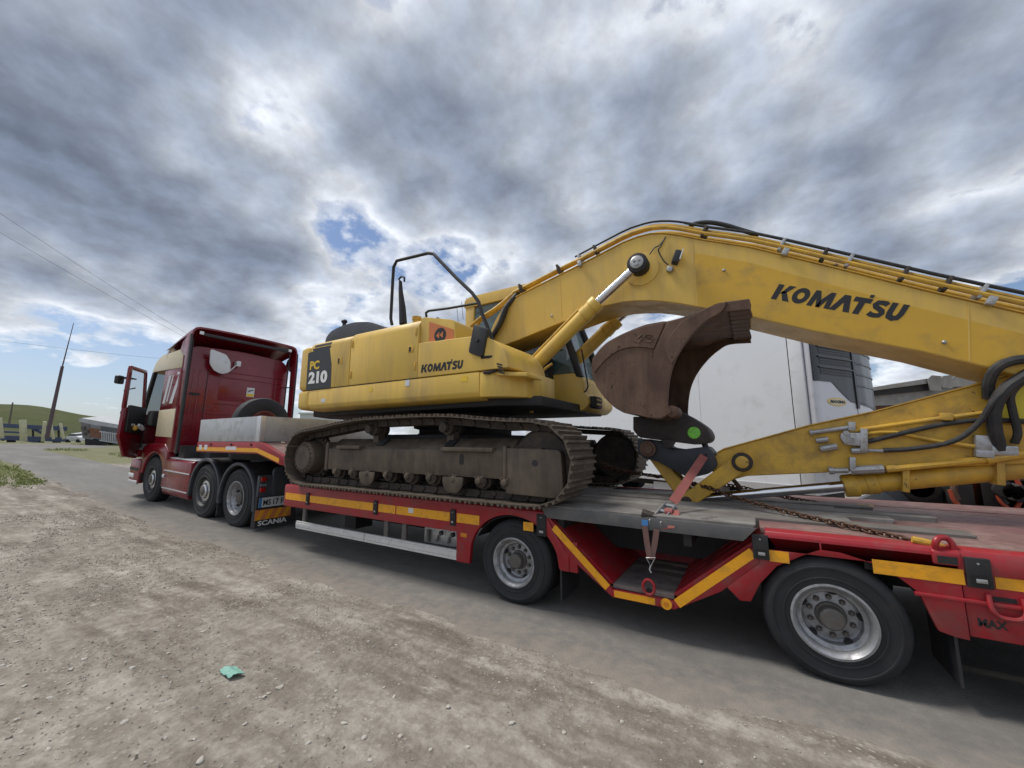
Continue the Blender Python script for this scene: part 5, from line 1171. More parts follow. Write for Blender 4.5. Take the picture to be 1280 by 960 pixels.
# front wheel arch and bumper
fa = lambda r,a0,a1,n=14,cx=-3.99: [(cx+r*math.cos(R(a0+(a1-a0)*k/n)), TR_R+r*math.sin(R(a0+(a1-a0)*k/n))) for k in range(n+1)]
MB().py([(-4.72,.62),(-4.78,1.22),(-4.5,1.34),(-3.5,1.36),(-3.26,1.20),(-3.30,.40),(-3.40,.40)]+fa(.62,10,172),.0,.16).build('front_wing',MAROON,TK,bevel=.03,seg=3)
MB().py(fa(.61,5,175)+fa(.58,175,5),.05,.45).build('wheel_liner',CHAS,TK)
bp_ = MB().pz([(-5.60,.35),(-5.52,.10),(-5.30,-.02),(-4.70,-.02),(-4.70,.10),(-5.2,.12),(-5.40,.35),(-5.40,2.2),(-5.60,2.2)],.36,.92).build('bumper',MAROON,TK,bevel=.03)
tb('fog_lamp',LAMPW,-5.35,-5.0,-.03,.0,.48,.58,bevel=.01); tb('bumper_slot',CHAS,-5.30,-4.75,-.026,-.015,.66,.73)
tb('bumper_foot',ALU,-5.3,-4.75,-.03,.02,.34,.42,bevel=.01)
tb('cab_step',CHAS,-4.78,-4.68,.02,.25,.42,1.2)
# side skirt
skt = MB().px([(.03,.27),(.0,.34),(-.01,.62),(.0,1.02),(.05,1.05),(.10,1.05),(.10,.27)],-3.28,-1.96).build('side_skirt',MAROON,TK,bevel=.01)
for z in (.40,.78): tb('skirt_trim',WHITE if z > .5 else ALU,-3.26,-1.98,-.018,-.008,z,z+.022,par=skt)
tb('skirt_step',ALU,-3.28,-1.96,.06,.55,1.05,1.075,bevel=.008); tb('skirt_badge',WHITEB,-3.33,-3.22,-.02,.0,.62,.70,bevel=.01)
tb('cab_support',CHAS,-3.0,-2.72,.12,.5,1.07,1.35)
# mudguards
def guard(cx, xa, xb, zb):
    o = [(cx+.66*math.cos(R(a)), TR_R+.645*math.sin(R(a))) for a in range(168,11,-8)]; i_ = [(cx+.60*math.cos(R(a)), TR_R+.585*math.sin(R(a))) for a in range(12,169,8)]
    o = [(cx-.68,zb)]+o+[(cx+.70,.36)]; i_ = [(cx+.60,.36)]+i_+[(cx-.62,zb)]
    MB().py(o+i_,-.015,.06).build('mudguard',DARKP,TK,bevel=.015)
    MB().py(o+i_,.06,.68).build('mudguard_top',CHAS,TK)
guard(-1.29,0,0,.36); guard(0.0,0,0,.40)
for x in (-.66,.68): tb('mudflap',BLACKP,x,x+.02,.0,.62,.12,.40)
# rear end
tb('rear_crossmember',DARKP,.66,.74,.0,2.5,.58,.98,bevel=.02)
tb('light_bar',CHAS,.62,.745,-.0,.70,.10,.62)
tb('number_plate',WHITEB,.746,.752,.03,.58,.435,.60)
tb('plate_blue_band',BLUE,.752,.7535,.03,.075,.435,.60)
for w_,y_,l_ in (('MS',.10,.13),('17',.27,.095),('FM',.405,.13)): fit_text('plate_lettering',text_mesh(w_,.02),PRINT,TK,(.7535,y_,.465),(0,1,0),(0,0,1),l_,.10)
hz_ = tb('hazard_board',ORANGE,.746,.752,-.01,.61,.225,.395)
for k in range(4):
    y = .0+.15*k; MB().px([(y,.226),(y+.07,.226),(y+.15,.394),(y+.08,.394)],.752,.7535).build('hazard_stripe',STRIPE,hz_)
fit_text('maker_lettering',text_mesh('SCANIA',.03),WPRINT,TK,(.7475,.05,.125),(0,1,0),(0,0,1),.50,.085)
for z in (.70,.88): tb('tail_lamp',LAMPR,.74,.775,.02,.11,z,z+.075,bevel=.012)
tb('lamp_bracket',ZINC,.74,.76,.02,.12,.80,.835)
MB().px(rpoly([(.22,.62),(.20,1.08),(.30,1.14),(.66,1.10),(.66,.62)],.05,3),.735,.80).build('rear_flap',DARKP,TK,bevel=.015)
tb('work_lamp',LAMPW,-2.78,-2.70,.35,.45,1.22,1.32,bevel=.015)
# coiled air lines behind the cab
for k,y in enumerate((1.0,1.2)): MB().tube(spline([(-3.1,y,1.9),(-2.9,y,1.5),(-2.4,y,1.25),(-1.8,y,1.3),(-1.5,y,1.5)],5),.016,6).build('air_line',HOSE,TK)
# ================================================================ things behind, on both sides
def dep(px, py, depth): return EYE + ray(px,py)*(depth/F_PX)
def gpt(px, depth):
    # ground under the picture column px at the given depth
    p = dep(px,552,depth); return Vector((p.x,p.y,gz(p.x)))
# ---- white refrigerated semi trailer
RX = Vector((-.875,.485,0)); RN = Vector((.485,.875,0)); RO = Vector((.90,8.68,0))       # along, away, front near corner
RF = thing('refrigerated_trailer','white box semi trailer with a black grilled cooling unit','trailer',tuple(RO+RX*4+RN*1.25))
def rbox(name, mt, a0,a1,b0,b1,z0,z1, par=None, **kw):
    V = [RO+RX*a+RN*b+Vector((0,0,z)) for z in (z0,z1) for a,b in ((a0,b0),(a1,b0),(a1,b1),(a0,b1))]
    return MB().add(V,[(3,2,1,0),(4,5,6,7),(0,1,5,4),(1,2,6,5),(2,3,7,6),(3,0,4,7)]).build(name,mt,par or RF,**kw)
WBOX = worn('white_trailer_panel',(.70,.73,.77),(.54,.55,.57),.16,.32,scale=.8,var=.03,bump=.02)
for k in range(5): rbox('side_panel',WBOX,.24+1.86*k+.004,.24+1.86*(k+1)-.004,0,2.5,.78,3.96)
rbox('roof_rail',WHITE,.0,9.6,-.012,2.51,3.95,4.02); rbox('bottom_rail',ALU,.0,9.6,-.015,2.5,.66,.80)
rbox('corner_post',WHITE,-.0,.23,-.02,2.52,.66,4.0,bevel=.02)
rbox('post_seam',CHAS,.225,.245,-.004,.2,.8,3.94)
# cooling unit on the front wall
uw0, uw1 = .02, 2.45
cu_pl = rpoly([(-.02,uw0),(-.10,uw0+.01),(-.14,uw0+.10),(-.24,1.0),(-.28,1.6),(-.24,2.05),(-.16,uw1-.06),(-.02,uw1)],[0,.1,.1,.1,.2,.2,.1,0],5)
def uprism(name,mt,pl,z0,z1,par=None,**kw):
    q = [RO+RX*a+RN*b for a,b in pl]; return MB().pz([(v_.x,v_.y) for v_ in q],z0,z1).build(name,mt,par or RF,**kw)
UW = worn('cooling_unit_white',(.62,.63,.68),(.4,.4,.42),.12,.3,scale=2,var=.03)
cu = uprism('cooling_unit',UW,cu_pl,1.15,3.98)
UB = worn('cooling_unit_black',(.020,.022,.026),(.06,.06,.06),.15,.28,scale=2,var=.1)
UG = worn('cooling_unit_grey',(.075,.080,.088),(.12,.12,.12),.15,.30,scale=2,var=.08)
def front_a(b):
    # depth (along the trailer) of the unit's front skin at the distance b across it
    P = [(uw0,-.10),(uw0+.10,-.14),(1.0,-.24),(1.6,-.28),(2.05,-.24),(uw1-.06,-.16),(uw1,-.02)]
    for (b0,a0),(b1,a1) in zip(P,P[1:]):
        if b <= b1: return a0+(a1-a0)*(b-b0)/(b1-b0)
    return -.02
def skin(name, mt, b0, b1, zlo, zhi, off, n=14):
    # a sheet laid on the curved front, off metres proud; zlo may be a function of b
    bs = [b0+(b1-b0)*k/n for k in range(n+1)]; f0 = (lambda b: zlo) if not callable(zlo) else zlo; f1 = (lambda b: zhi) if not callable(zhi) else zhi
    def P(b,z,o): v_ = RO+RX*(front_a(b)-o)+RN*b; return (v_.x,v_.y,z)
    m_ = MB(); r0 = [P(b,f0(b),off) for b in bs]; r1 = [P(b,f1(b),off) for b in bs]; q0 = [P(b,f0(b),-.01) for b in bs]; q1 = [P(b,f1(b),-.01) for b in bs]
    m_.grid([r0,r1]); m_.grid([q0,r0]); m_.grid([r1,q1]); m_.grid([[q0[0],r0[0]],[q1[0],r1[0]]]); m_.grid([[q0[-1],r0[-1]],[q1[-1],r1[-1]]])
    return m_.build(name,mt,RF,smooth=40)
sh = lambda b: 2.66 - (0 if b < .55 else .34*min(1,(b-.55)/.5)**.8) - (0 if b < 1.05 else .10*(b-1.05))
skin('unit_grille_housing',UB,uw0+.02,2.40,sh,3.95,.012,30)
skin('unit_side_louvre_field',UG,1.32,2.38,lambda b: sh(b)+.03,3.93,.016)
for k in range(6):
    z = 2.78+.19*k; skin('louvre_opening',PRINT,.20,1.18,z,z+.12,.015); 
    for q in range(2): skin('grille_slat',UB,.20,1.18,z+.03+.045*q,z+.042+.045*q,.022)
    skin('grille_brow',UB,.16,1.22,z+.125,z+.15,.035)
for k in range(6): skin('louvre_rib',UB,1.32,2.38,2.62+.22*k,2.655+.22*k,.03)
skin('unit_trim',UB,1.24,1.31,2.2,3.93,.03)
skin('door_seam',CHAS,1.27,1.28,1.2,2.25,.004)
ob = 0.62; lp = [(ob+.29*math.cos(R(a)),2.30+.075*math.sin(R(a))) for a in range(0,360,15)]
def badge(name,mt,pts,o): 
    A = [RO+RX*(front_a(b)-o)+RN*b+Vector((0,0,z)) for b,z in pts]; return MB()._pr([tuple(v_) for v_ in A],[tuple(v_+RX*.004) for v_ in A]).build(name,mt,RF)
badge('name_badge',YPRINT,lp,.006); badge('badge_field',CREAM,[(ob+(b-ob)*.92,2.30+(z-2.30)*.82) for b,z in lp],.009)
tm = text_mesh('MAXIMA',.03,.2); o_ = RO+RX*(front_a(.4)-.014)+RN*.40+Vector((0,0,2.275)); fit_text('maker_lettering',tm,PRINT,RF,o_,RN-RX*.11,(0,0,1),.46,.055)
rbox('chassis',CHAS,.3,9.4,.7,1.8,.45,.66)
rbox('landing_leg',ALU,1.3,1.45,.25,.40,.03,.7); rbox('landing_leg',ALU,1.3,1.45,2.1,2.25,.03,.7)
rbox('pallet_box',WHITE,2.0,3.6,.10,2.4,.25,.60)
for a in (6.4,7.7):
    c = RO+RX*a+RN*.05; MB().lathe([(.06,.02),(.29,.01),(.46,0),(.52,.04),(.52,.34),(.46,.38),(.06,.36)],(c.x,c.y,.52),tuple(RN),36).build('wheel',RUBBER,RF)
    c = RO+RX*a+RN*2.1; MB().lathe([(.06,.02),(.29,.01),(.46,0),(.52,.04),(.52,.34),(.46,.38),(.06,.36)],(c.x,c.y,.52),tuple(RN),36).build('wheel',RUBBER,RF)
rbox('axle',CHAS,6.3,7.8,.3,2.2,.42,.60)
# ---- low grey building behind it on the right
t = mat('old_sheet_roof'); v = t.coord(); n1 = t.noise(v,.8,7,.65); n2 = t.noise(t.coord((6,1,1)),1.5,4,.6)
c = t.ramp(n1,[(.3,(.20,.19,.175)),(.6,(.34,.33,.31)),(.8,(.45,.43,.40))]); ROOFM = surf(t,c,.8,0,.3,0,t.bump(n2,.5,.05))
SHD = thing('low_shed','low grey shed with broken sheet roof and reddish brown wall','building',tuple(gpt(1180,20)))
dS = 19.0
def shed_part(name, mt, pts, d0, th, **kw):
    # pts are picture points at depth dS+d0; the piece runs th metres away along the view axis laid flat
    A = [dep(a,b_,dS+d0) for a,b_ in pts]; fl = Vector((_f.x,_f.y,0)).normalized()
    return MB()._pr([tuple(p) for p in A],[tuple(p+fl*th) for p in A]).build(name,mt,SHD,**kw)
BRN = worn('red_brown_wall',(.095,.036,.030),(.14,.10,.09),.35,.8,scale=1.2); GRYW = worn('grey_render_wall',(.27,.265,.26),(.17,.16,.15),.35,.85,scale=1.0)
shed_part('wall',BRN,[(1090,507),(1340,496),(1340,600),(1090,600)],.3,3.0)
shed_part('upper_wall',GRYW,[(1090,494),(1180,485),(1340,479),(1340,496.5),(1090,507.5)],.2,3.0)
shed_part('eave_board',CHAS,[(1088,487.5),(1160,478),(1172,487),(1090,495)],.05,.12)
shed_part('roof_edge',ROOFM,[(1086,485),(1168,472),(1172,475),(1162,479),(1087,489)],-.1,3.4)
for k,(a0,a1) in enumerate(((1160,1176),(1175,1190),(1189,1203),(1202,1216),(1215,1232),(1231,1250))):
    shed_part('roof_sheet',ROOFM,[(a0,474-.4*k+random.uniform(-1,1)),(a0+5,469+.5*k),(a1,470+.5*k),(a1+1,486-.6*k+random.uniform(-3,3)),(a0+3,488-.8*k+random.uniform(-3,3))],-.2+.03*k,.04)
shed_part('roof_far',ROOFM,[(1186,469),(1300,472),(1300,484),(1200,486)],.1,3.2)
# ---- blue grey machine chassis with orange parts right behind the trailer
yM = 6.7
MC = thing('implement_chassis','blue grey implement chassis with orange frame and black engine parts','machinery',(2.3,7.0,0))
STEEL = worn('blue_grey_steel',(.075,.095,.125),(.13,.11,.09),.35,.5,.2,scale=2); ORG_ = worn('orange_red_paint',(.42,.065,.03),(.2,.09,.05),.35,.5,scale=3)
MB().py(xzs(yM,(1085,598),(1232,600),(1232,668),(1150,668),(1120,640)),yM,yM+.12).build('chassis_plate',STEEL,MC,bevel=.02)
MB().py(xzs(yM,(1040,640),(1100,612),(1140,640),(1150,668),(1040,668)),yM-.02,yM+.10).build('chassis_plate',STEEL,MC,bevel=.02)
c = on_y(1148,608,yM-.05); MB().lathe([(.17,0),(.17,.1),(.12,.1),(.12,.0)],(c.x,yM-.12,c.z),(0,1,0),24).build('wheel_hub',CHAS,MC)
c = on_y(1140,597,yM-.2); MB().obox((c.x,yM-.2,c.z),(.28,.10,.06),(0,.2,0)).build('bracket',CHAS,MC,bevel=.01)
for a,b,w,h,m in ((1224,618,.10,.55,ORG_),(1232,648,.7,.06,ORG_),(1262,612,.9,.9,CHAS),(1300,630,.6,.5,CHAS),(1208,655,.5,.05,ORG_)):
    c = on_y(a,b,yM-.25); MB().obox((c.x,yM-.1,c.z),(w,.25,h)).build('frame_part' if m is ORG_ else 'engine_block',m,MC,bevel=.02)
for pts,m,r in ((((1188,612),(1195,628),(1210,640),(1240,646)),ORG_,.025),(((1245,605),(1250,625),(1265,638),(1285,640)),ORG_,.02),(((1195,600),(1192,612),(1197,625)),RUST,.03),(((1256,596),(1246,612),(1258,630)),HOSE,.025),(((1270,598),(1278,618),(1268,640)),ORG_,.02)):
    MB().tube(spline([on_y(a,b,yM-.3) for a,b in pts],5),r,8).build('pipe',m,MC)
for k in range(3): 
    c = on_y(1255+9*k,612,yM-.3); MB().lathe([(.09,0),(.09,.06)],(c.x,yM-.34,c.z-.02*k),(0,1,0),18).build('pulley',HUB if k == 1 else CHAS,MC,bevel=.01)
MB().box(.9,4.0,yM-.1,yM+.45,.02,.45).build('ground_frame',CHAS,MC)
# ---- far left: blue car carrier with pale posts
dB = 52.0
def seg3(name, mt, a, b, w, th, par, da=0, db=0, up=None):
    A, B = dep(a[0],a[1],dB+da), dep(b[0],b[1],dB+db); return MB().slab(A,B,w,th,None).build(name,mt,par)
BLU = worn('blue_carrier_paint',(.035,.055,.13),(.08,.08,.10),.3,.5,scale=.6); POSTM = worn('pale_yellow_post',(.50,.49,.33),(.3,.29,.22),.3,.6,scale=1)
BC = thing('car_carrier','empty blue two deck car carrier frame beside the lane','trailer',tuple(gpt(38,53)))
for q in (((-30,530),(82,536),.55),((-30,546),(80,549.5),.6),((-30,538),(30,541),.25),((30,548),(50,550.5),.7)): seg3('deck_beam',BLU,q[0],q[1],q[2],.4,BC,1,1)
for a in (3,26,41,60,73): seg3('support',CHAS,(a,532),(a+.5,551),.15,.15,BC,1,1)
for a,b,w in (((36,533),(52,541),.3),((64,534),(58,545),.25)): seg3('ramp_arm',BLU,a,b,w,.2,BC,1,1)
for a in (12,48,69): 
    c = dep(a,551.5,53); MB().lathe([(.08,0),(.42,0),(.45,.1),(.45,.25),(.42,.35),(.08,.35)],(c.x,c.y,c.z),tuple(_f),20).build('wheel',RUBBER,BC)
for k,(a,b,w) in enumerate((((0,522),(3,548),.34),((28.5,525),(29.5,551.5),.50),((56,527),(53.5,552),.28),((63,528.5),(67,549),.24),((75.5,529),(79.5,549),.24))):
    A, B = dep(a[0],a[1],dB-1), dep(b[0],b[1],dB-1); p = MB().slab(A,B,w,w,None).build('marker_post',POSTM,None,bevel=.02)
    tag(p,['pale yellow square post cut by the picture edge','widest pale yellow post in front of the blue carrier','straight pale yellow post leaning at the pole foot','pale yellow post leaning away right of the tall pole','last pale yellow post before the white car'][k] if k else 'pale yellow post standing farthest from the white car','post','pale yellow posts by the lane')
# white car
WC = thing('parked_car','small white car parked before the grey tipper','car',tuple(gpt(91,58)))
dC = 57.0
def cpoly(name,pts,th,mt,par,dd=0,**kw):
    A = [dep(a,b,dC+dd) for a,b in pts]; return MB()._pr([tuple(p) for p in A],[tuple(p+_f*th) for p in A]).build(name,mt,par,**kw)
cb = cpoly('body',[(80,551.5),(80,547.5),(82,546),(87,545),(96,545.2),(100,547),(101,551.5)],1.7,WHITEB,WC,bevel=.05)
cpoly('cabin',[(84.5,545.5),(87,542.6),(94,542.6),(97.5,545.6)],1.4,GLASSD,WC,.15,bevel=.05); cpoly('roof',[(87,542.7),(88,542),(93.5,542),(94.2,542.7)],1.4,WHITEB,WC,.15)
for a in (84,97): c = dep(a,551.5,dC-.02); MB().lathe([(.05,0),(.3,0),(.3,.2),(.05,.2)],tuple(c),tuple(_f),16).build('wheel',RUBBER,WC)
# grey tipper semi trailer standing askew
TP = thing('tipper_trailer','grey ribbed tipper trailer with rusty patch parked beyond the lane','trailer',tuple(gpt(135,34)))
dT = 34.0
TPW = worn('grey_tipper_side',(.24,.255,.275),(.12,.11,.10),.35,.5,scale=.8); TPR = worn('rusty_patch',(.20,.075,.035),(.22,.18,.15),.45,.8,scale=1.2)
def tp3(name,pts,th,mt,dd=0,**kw):
    A = [dep(a,b,dT+dd) for a,b in pts]; return MB()._pr([tuple(p) for p in A],[tuple(p+_f*th) for p in A]).build(name,mt,TP,**kw)
TPL = worn('pale_tipper_ribs',(.46,.475,.49),(.25,.24,.23),.3,.5,scale=.8)
tp3('tipper_body',[(101,527),(190,542),(190,560),(104,548)],1.9,TPW)
tp3('top_rail',[(98,524),(102,522.5),(112,524.5),(190,538),(190,542),(104,529),(99,527)],2.0,TPL,-.04)
tp3('inner_wall',[(126,532.5),(162,538),(162,542.5),(126,538)],.05,worn('dark_tipper_inside',(.10,.105,.11),(.12,.11,.1),.3,.7,scale=1),-.06)
tp3('rusty_panel',[(111,534.5),(126,536.5),(127,548),(112,546)],.05,TPR,-.06)
tp3('end_panel',[(101,527.5),(111,530),(112,548),(103,547)],.05,worn('grey_end_panel',(.20,.20,.205),(.13,.10,.08),.45,.7,scale=2),-.06)
for a,b,w,h in ((101,533,4,5),(106,537,3,4),(103,541,3,3)): tp3('loose_part',[(a,b),(a+w,b+.5),(a+w+.5,b+h),(a,b+h-.5)],.3,HUB,-.2)
tp3('side_sill',[(124,538.5),(190,549),(190,550.2),(124,540)],.12,TPL,-.12); tp3('side_sill',[(124,549.5),(190,560),(190,561.5),(124,551)],.12,TPL,-.12)
for k in range(17):
    a = 126.5+k*2.7; b = 539.5+(a-126.5)*.162; tp3('rib',[(a,b),(a+1.3,b+.2),(a+1.6,b+10.6),(a+.3,b+10.4)],.10,TPL,-.13)
tp3('chassis',[(106,548),(190,560),(190,565),(106,556)],1.2,CHAS,.4)
for a in (118,124,131,146,152,158,176): c = dep(a,553.8+.10*(a-118),dT-.05); MB().lathe([(.08,0),(.2,.02),(.36,0),(.40,.05),(.40,.25),(.08,.25)],tuple(c),tuple(_f),20).build('wheel',RUBBER,TP)
# poles and wires
PURP = worn('weathered_mast',(.115,.085,.10),(.16,.13,.12),.35,.8,scale=2); WOODP = worn('weathered_pole',(.14,.12,.105),(.2,.17,.15),.35,.85,scale=2)
A, M_, B = dep(58.5,548,40), dep(78,458,40), dep(92,404,40)
m = MB().tube([A,M_,M_.lerp(B,.01),B],[.17,.12,.055,.025],10).build('leaning_mast',PURP); tag(m,'tall thin leaning mast behind the blue carrier','pole')
A, B = dep(11,532,75), dep(16,503,75); m = MB().tube([A,B],[.16,.10],8).build('utility_pole',WOODP); tag(m,'short weathered pole on the green hillside','pole')
A = gpt(268,62); B = dep(272,440,62); m = MB().tube([A,B],[.17,.12],8).build('utility_pole',WOODP); tag(m,'weathered pole behind the truck cab carrying the overhead wires','pole')
WIRE = surf(mat('overhead_wire'),(.03,.03,.035),.6)
for k,(a,b,s,lb) in enumerate((((-420,360),(272,454),.9,'lowest overhead wire sagging across to the pole behind the cab'),((-380,60),(272,443),.6,'middle overhead wire dropping towards the pole behind the cab'),((-360,20),(272,440),.6,'uppermost overhead wire dropping towards the pole behind the cab'))):
    A, B = dep(a[0],a[1],26 if k else 40), dep(b[0],b[1],62); pts = []
    for i in range(25): u = i/24; p = A.lerp(B,u); p.z -= s*4*u*(1-u); pts.append(p)
    m = MB().tube(pts,.014,5).build('overhead_wire',WIRE); tag(m,lb,'wire')
# pale box building far behind the trailer neck
FB = thing('far_shed','distant pale flat roofed shed seen beneath the counterweight','building',tuple(gpt(405,62)))
A = [dep(a,b,60) for a,b in ((375,517),(440,517),(440,556),(375,556))]
MB()._pr([tuple(p) for p in A],[tuple(p+_f*8) for p in A]).build('wall',WHITE,FB)
A = [dep(a,b,59.8) for a,b in ((373,515.5),(442,515.5),(442,517.5),(373,517.5))]
MB()._pr([tuple(p) for p in A],[tuple(p+_f*8.4) for p in A]).build('roof',WHITEB,FB)
# ================================================================ lashings
def link_mesh(r=.0075, a=.020, b=.030):
    pts = [(b*math.cos(k*math.pi/8)*(1 if abs(math.cos(k*math.pi/8)) < .99 else 1), a*math.sin(k*math.pi/8)*.95, 0) for k in range(16)]
    return MB().tube(pts,r,6,True).mesh('chain_link', smooth=60)
LINK = link_mesh()
def chain(name, label, pts, step=.043):
    P = spline(pts,12); root = thing(name,label,'chain',tuple(P[0])); O = Vector(ORG[root.name])
    acc = 0; nxt = 0; k = 0
    for i in range(len(P)-1):
        d = P[i+1]-P[i]; l = d.length
        while nxt <= acc+l:
            c = P[i]+d*((nxt-acc)/l); q = d.normalized().to_track_quat('X','Z').to_matrix().to_4x4()
            m = Matrix.Translation(c-O) @ q @ Matrix.Rotation(R(45 + 90*(k%2))+random.uniform(-.3,.3),4,'X')
            link('chain_link',LINK,CHAIN,root,m); k += 1; nxt += step
        acc += l
    return root
yh = YN+.06
hk = on_y(1176,683,yh)
ch = chain('lashing_chain','rusty chain hooked to the red ring on the trailer edge', [on_y(1160,680,yh+.02),on_y(1120,671.5,yh+.10),on_y(1050,655,yh+.32),on_y(985,640,yh+.55),on_y(920,622,yh+.80),on_y(880,608,yh+.98),on_y(835,597,5.1),on_y(780,590,5.3),on_y(750,584,5.45)])
MB().tube([on_y(a,b,yh) for a,b in ((1140,674),(1152,677),(1165,680),(1178,683.5),(1185,688),(1180,691),(1173,689))],[.02,.024,.022,.02,.018,.015,.011],10).build('hook',HOOKY,ch)
ch2 = chain('lashing_chain','dark chain lying along the deck behind the bucket ram', [on_y(868,606,5.3),on_y(905,606,5.3),on_y(940,612,5.3),on_y(990,623,5.3),on_y(1040,631,5.35),on_y(1078,634,5.4)])
MB().tube([on_y(a,b,5.4) for a,b in ((1072,632),(1082,634),(1092,634.5),(1096,636))],[.02,.026,.02,.012],8).build('hook',HOOKY,ch2)
ch3 = chain('lashing_chain','rusty chain wound round the far crawler track', [on_y(752,578,5.3),on_y(770,586,5.3),on_y(800,592,5.25),on_y(822,596,5.2)])
# ratchet strap from the coupler down to the trailer tray
ST = thing('ratchet_strap','faded red ratchet strap from the bucket coupler to the trailer tray','strap',(-.83,YN-.03,.42))
def web(pts, w, name, mt, th=.004, side=None):
    pts = [Vector(p) for p in pts]; L_, R_ = [], []
    for i,p in enumerate(pts):
        a = pts[max(0,i-1)]; b = pts[min(len(pts)-1,i+1)]; d = (b-a).normalized(); v_ = (p-EYE).normalized(); n = d.cross(v_).normalized()*w/2
        if side is not None: n = Vector(side)*w/2
        L_.append(p+n); R_.append(p-n)
    off = [( (pts[min(len(pts)-1,i+1)]-pts[max(0,i-1)]).normalized().cross((L_[i]-R_[i]).normalized()))*th for i in range(len(pts))]
    b = MB().grid([L_,R_]); b.grid([[l+o for l,o in zip(L_,off)],[r+o for r,o in zip(R_,off)]])
    b.grid([L_,[l+o for l,o in zip(L_,off)]]); b.grid([R_,[r+o for r,o in zip(R_,off)]])
    return b.build(name,mt,ST)
p0, p1 = on_y(880,570,4.50), on_y(841,628,YN+.25)
SD = Vector((.93,.25,.28)).normalized()
web([p0,p0.lerp(p1,.5),p1],.078,'webbing',STRAP)
web([on_y(892,568,4.95),on_y(886,566,4.75),p0],.075,'webbing',STRAP,side=Vector((.8,0,.6)))
rt = p1; zt_ = .99
rb = on_y(822,641,YN+.02)
rat = MB().slab(on_y(846,633,YN+.22),on_y(826,657,YN-.03),.06,.008,(1,0,0)).slab(on_y(833,630,YN+.22),on_y(812,654,YN-.03),.06,.008,(1,0,0)).build('ratchet_frame',ZINC,ST,bevel=.002)
for (a,b),(c,d),y in (((846,634),(832,631),YN+.20),((840,641),(825,638),YN+.12),((833,648),(817,645),YN+.04),((828,653),(813,650),YN-.005)):
    MB().cyl(on_y(a,b,y),on_y(c,d,y),.015,8).build('ratchet_bar',ZINC,rat)
MB().obox(on_y(812,644,YN+.02),(.13,.09,.045),(.2,.3,.2)).build('ratchet_handle',TRKD,rat,bevel=.008)
MB().lathe([(.03,-.03),(.03,.03)],on_y(836,640,YN+.12),(1,0,.0),16).build('webbing_roll',STRAP,rat)
MB().obox(on_y(806,653.5,YN-.035),(.05,.006,.045),(0,.05,0)).build('blue_label',BLUE,ST)
web([on_y(845,638,YN+.16),on_y(845,650,YN+.0),on_y(838,660,YN-.035),on_y(830,661,YN-.035)],.05,'webbing_tail',STRAP,side=(1,0,0))
w2 = worn('grimy_webbing',(.16,.085,.075),(.12,.09,.08),.4,.85,scale=9,bump=.3)
web([on_y(806,657,YN-.038),on_y(809,680,YN-.038),on_y(812.5,699,YN-.038)],.045,'webbing',w2,side=(1,0,0)); web([on_y(821,661,YN-.034),on_y(818,682,YN-.034),on_y(814,699,YN-.034)],.045,'webbing',w2,side=(1,0,0))
tri = [on_y(a,b,YN-.038) for a,b in ((808,697),(819,697),(813.5,708))]
MB().tube(tri,.006,6,True).build('wire_hook',ZINC,ST); MB().tube([on_y(813.5,707,YN-.038),on_y(812,712,YN-.045),on_y(814,716,YN-.045)],.006,6).build('wire_hook',ZINC,ST)
# ================================================================ small things on the ground
t = mat('teal_cloth'); v = t.coord(); TEAL = surf(t, t.mix(t.noise(v,20,4,.6),(.13,.34,.27),(.30,.52,.44)), .7)
c0 = on_z(288,843,.0); rr = []
for i in range(9):
    row = []
    for j in range(13):
        x = c0.x-.075+.15*j/12; y = c0.y-.04+.08*i/8; x += .012*mnoise.noise(Vector((i*.5,j*.5,0))); 
        row.append((x+.03*(i/8), y, .012+.03*abs(mnoise.noise(Vector((i*.45,j*.4,3))))+.02*math.exp(-((i-4)/3)**2)))
    rr.append(row)
tc_ = MB().grid(rr); tc_.grid([[(x,y,z-.004) for x,y,z in r_] for r_ in rr])
tag(tc_.build('crumpled_rag',TEAL,recalc=False,smooth=60),'crumpled teal rag lying on the dirt','rag')
STONEM = worn('pale_limestone',(.50,.47,.42),(.33,.29,.245),.35,.9,scale=14,var=.18,bump=.4)
smeshes = []
for k in range(6):
    bm = bmesh.new(); bmesh.ops.create_icosphere(bm, subdivisions=2, radius=1)
    for v_ in bm.verts:
        n_ = mnoise.noise(v_.co*1.3+Vector((k*7,0,0)))*.45 + mnoise.noise(v_.co*3+Vector((k*7,0,0)))*.15
        v_.co *= 1+n_; v_.co.z *= .55
    me = bpy.data.meshes.new('stone'); bm.to_mesh(me); bm.free(); me.polygons.foreach_set('use_smooth',[True]*len(me.polygons)); me.set_sharp_from_angle(angle=R(40)); me.materials.append(STONEM); smeshes.append(me)
rnd = random.Random(11)
def put_stone(x,y,s):
    o = bpy.data.objects.new('stone',smeshes[rnd.randrange(6)]); C.objects.link(o); o.location = (x,y,gz(x)+relief(x,y)+s*.18); o.rotation_euler = (rnd.uniform(-.2,.2),rnd.uniform(-.2,.2),rnd.uniform(0,6.3)); o.scale = (s*rnd.uniform(.8,1.3),s*rnd.uniform(.7,1.1),s*rnd.uniform(.7,1.0))
    tag(o,'small pale stone lying loose on the dirt','stone','pale stones scattered on the dirt')
big = [(88,838),(105,825),(305,908),(538,941),(500,925),(455,925),(480,860),(62,875),(20,905),(110,700),(165,838),(210,820),(385,930),(430,905),(350,858),(640,905),(740,855),(705,915),(585,935),(330,870),(60,940),(155,905),(250,955),(560,885),(420,862)]
for px,py in big:
    p = on_z(px,py,0.0); put_stone(p.x,p.y,rnd.uniform(.009,.016)*(1+.12*abs(p.x)))
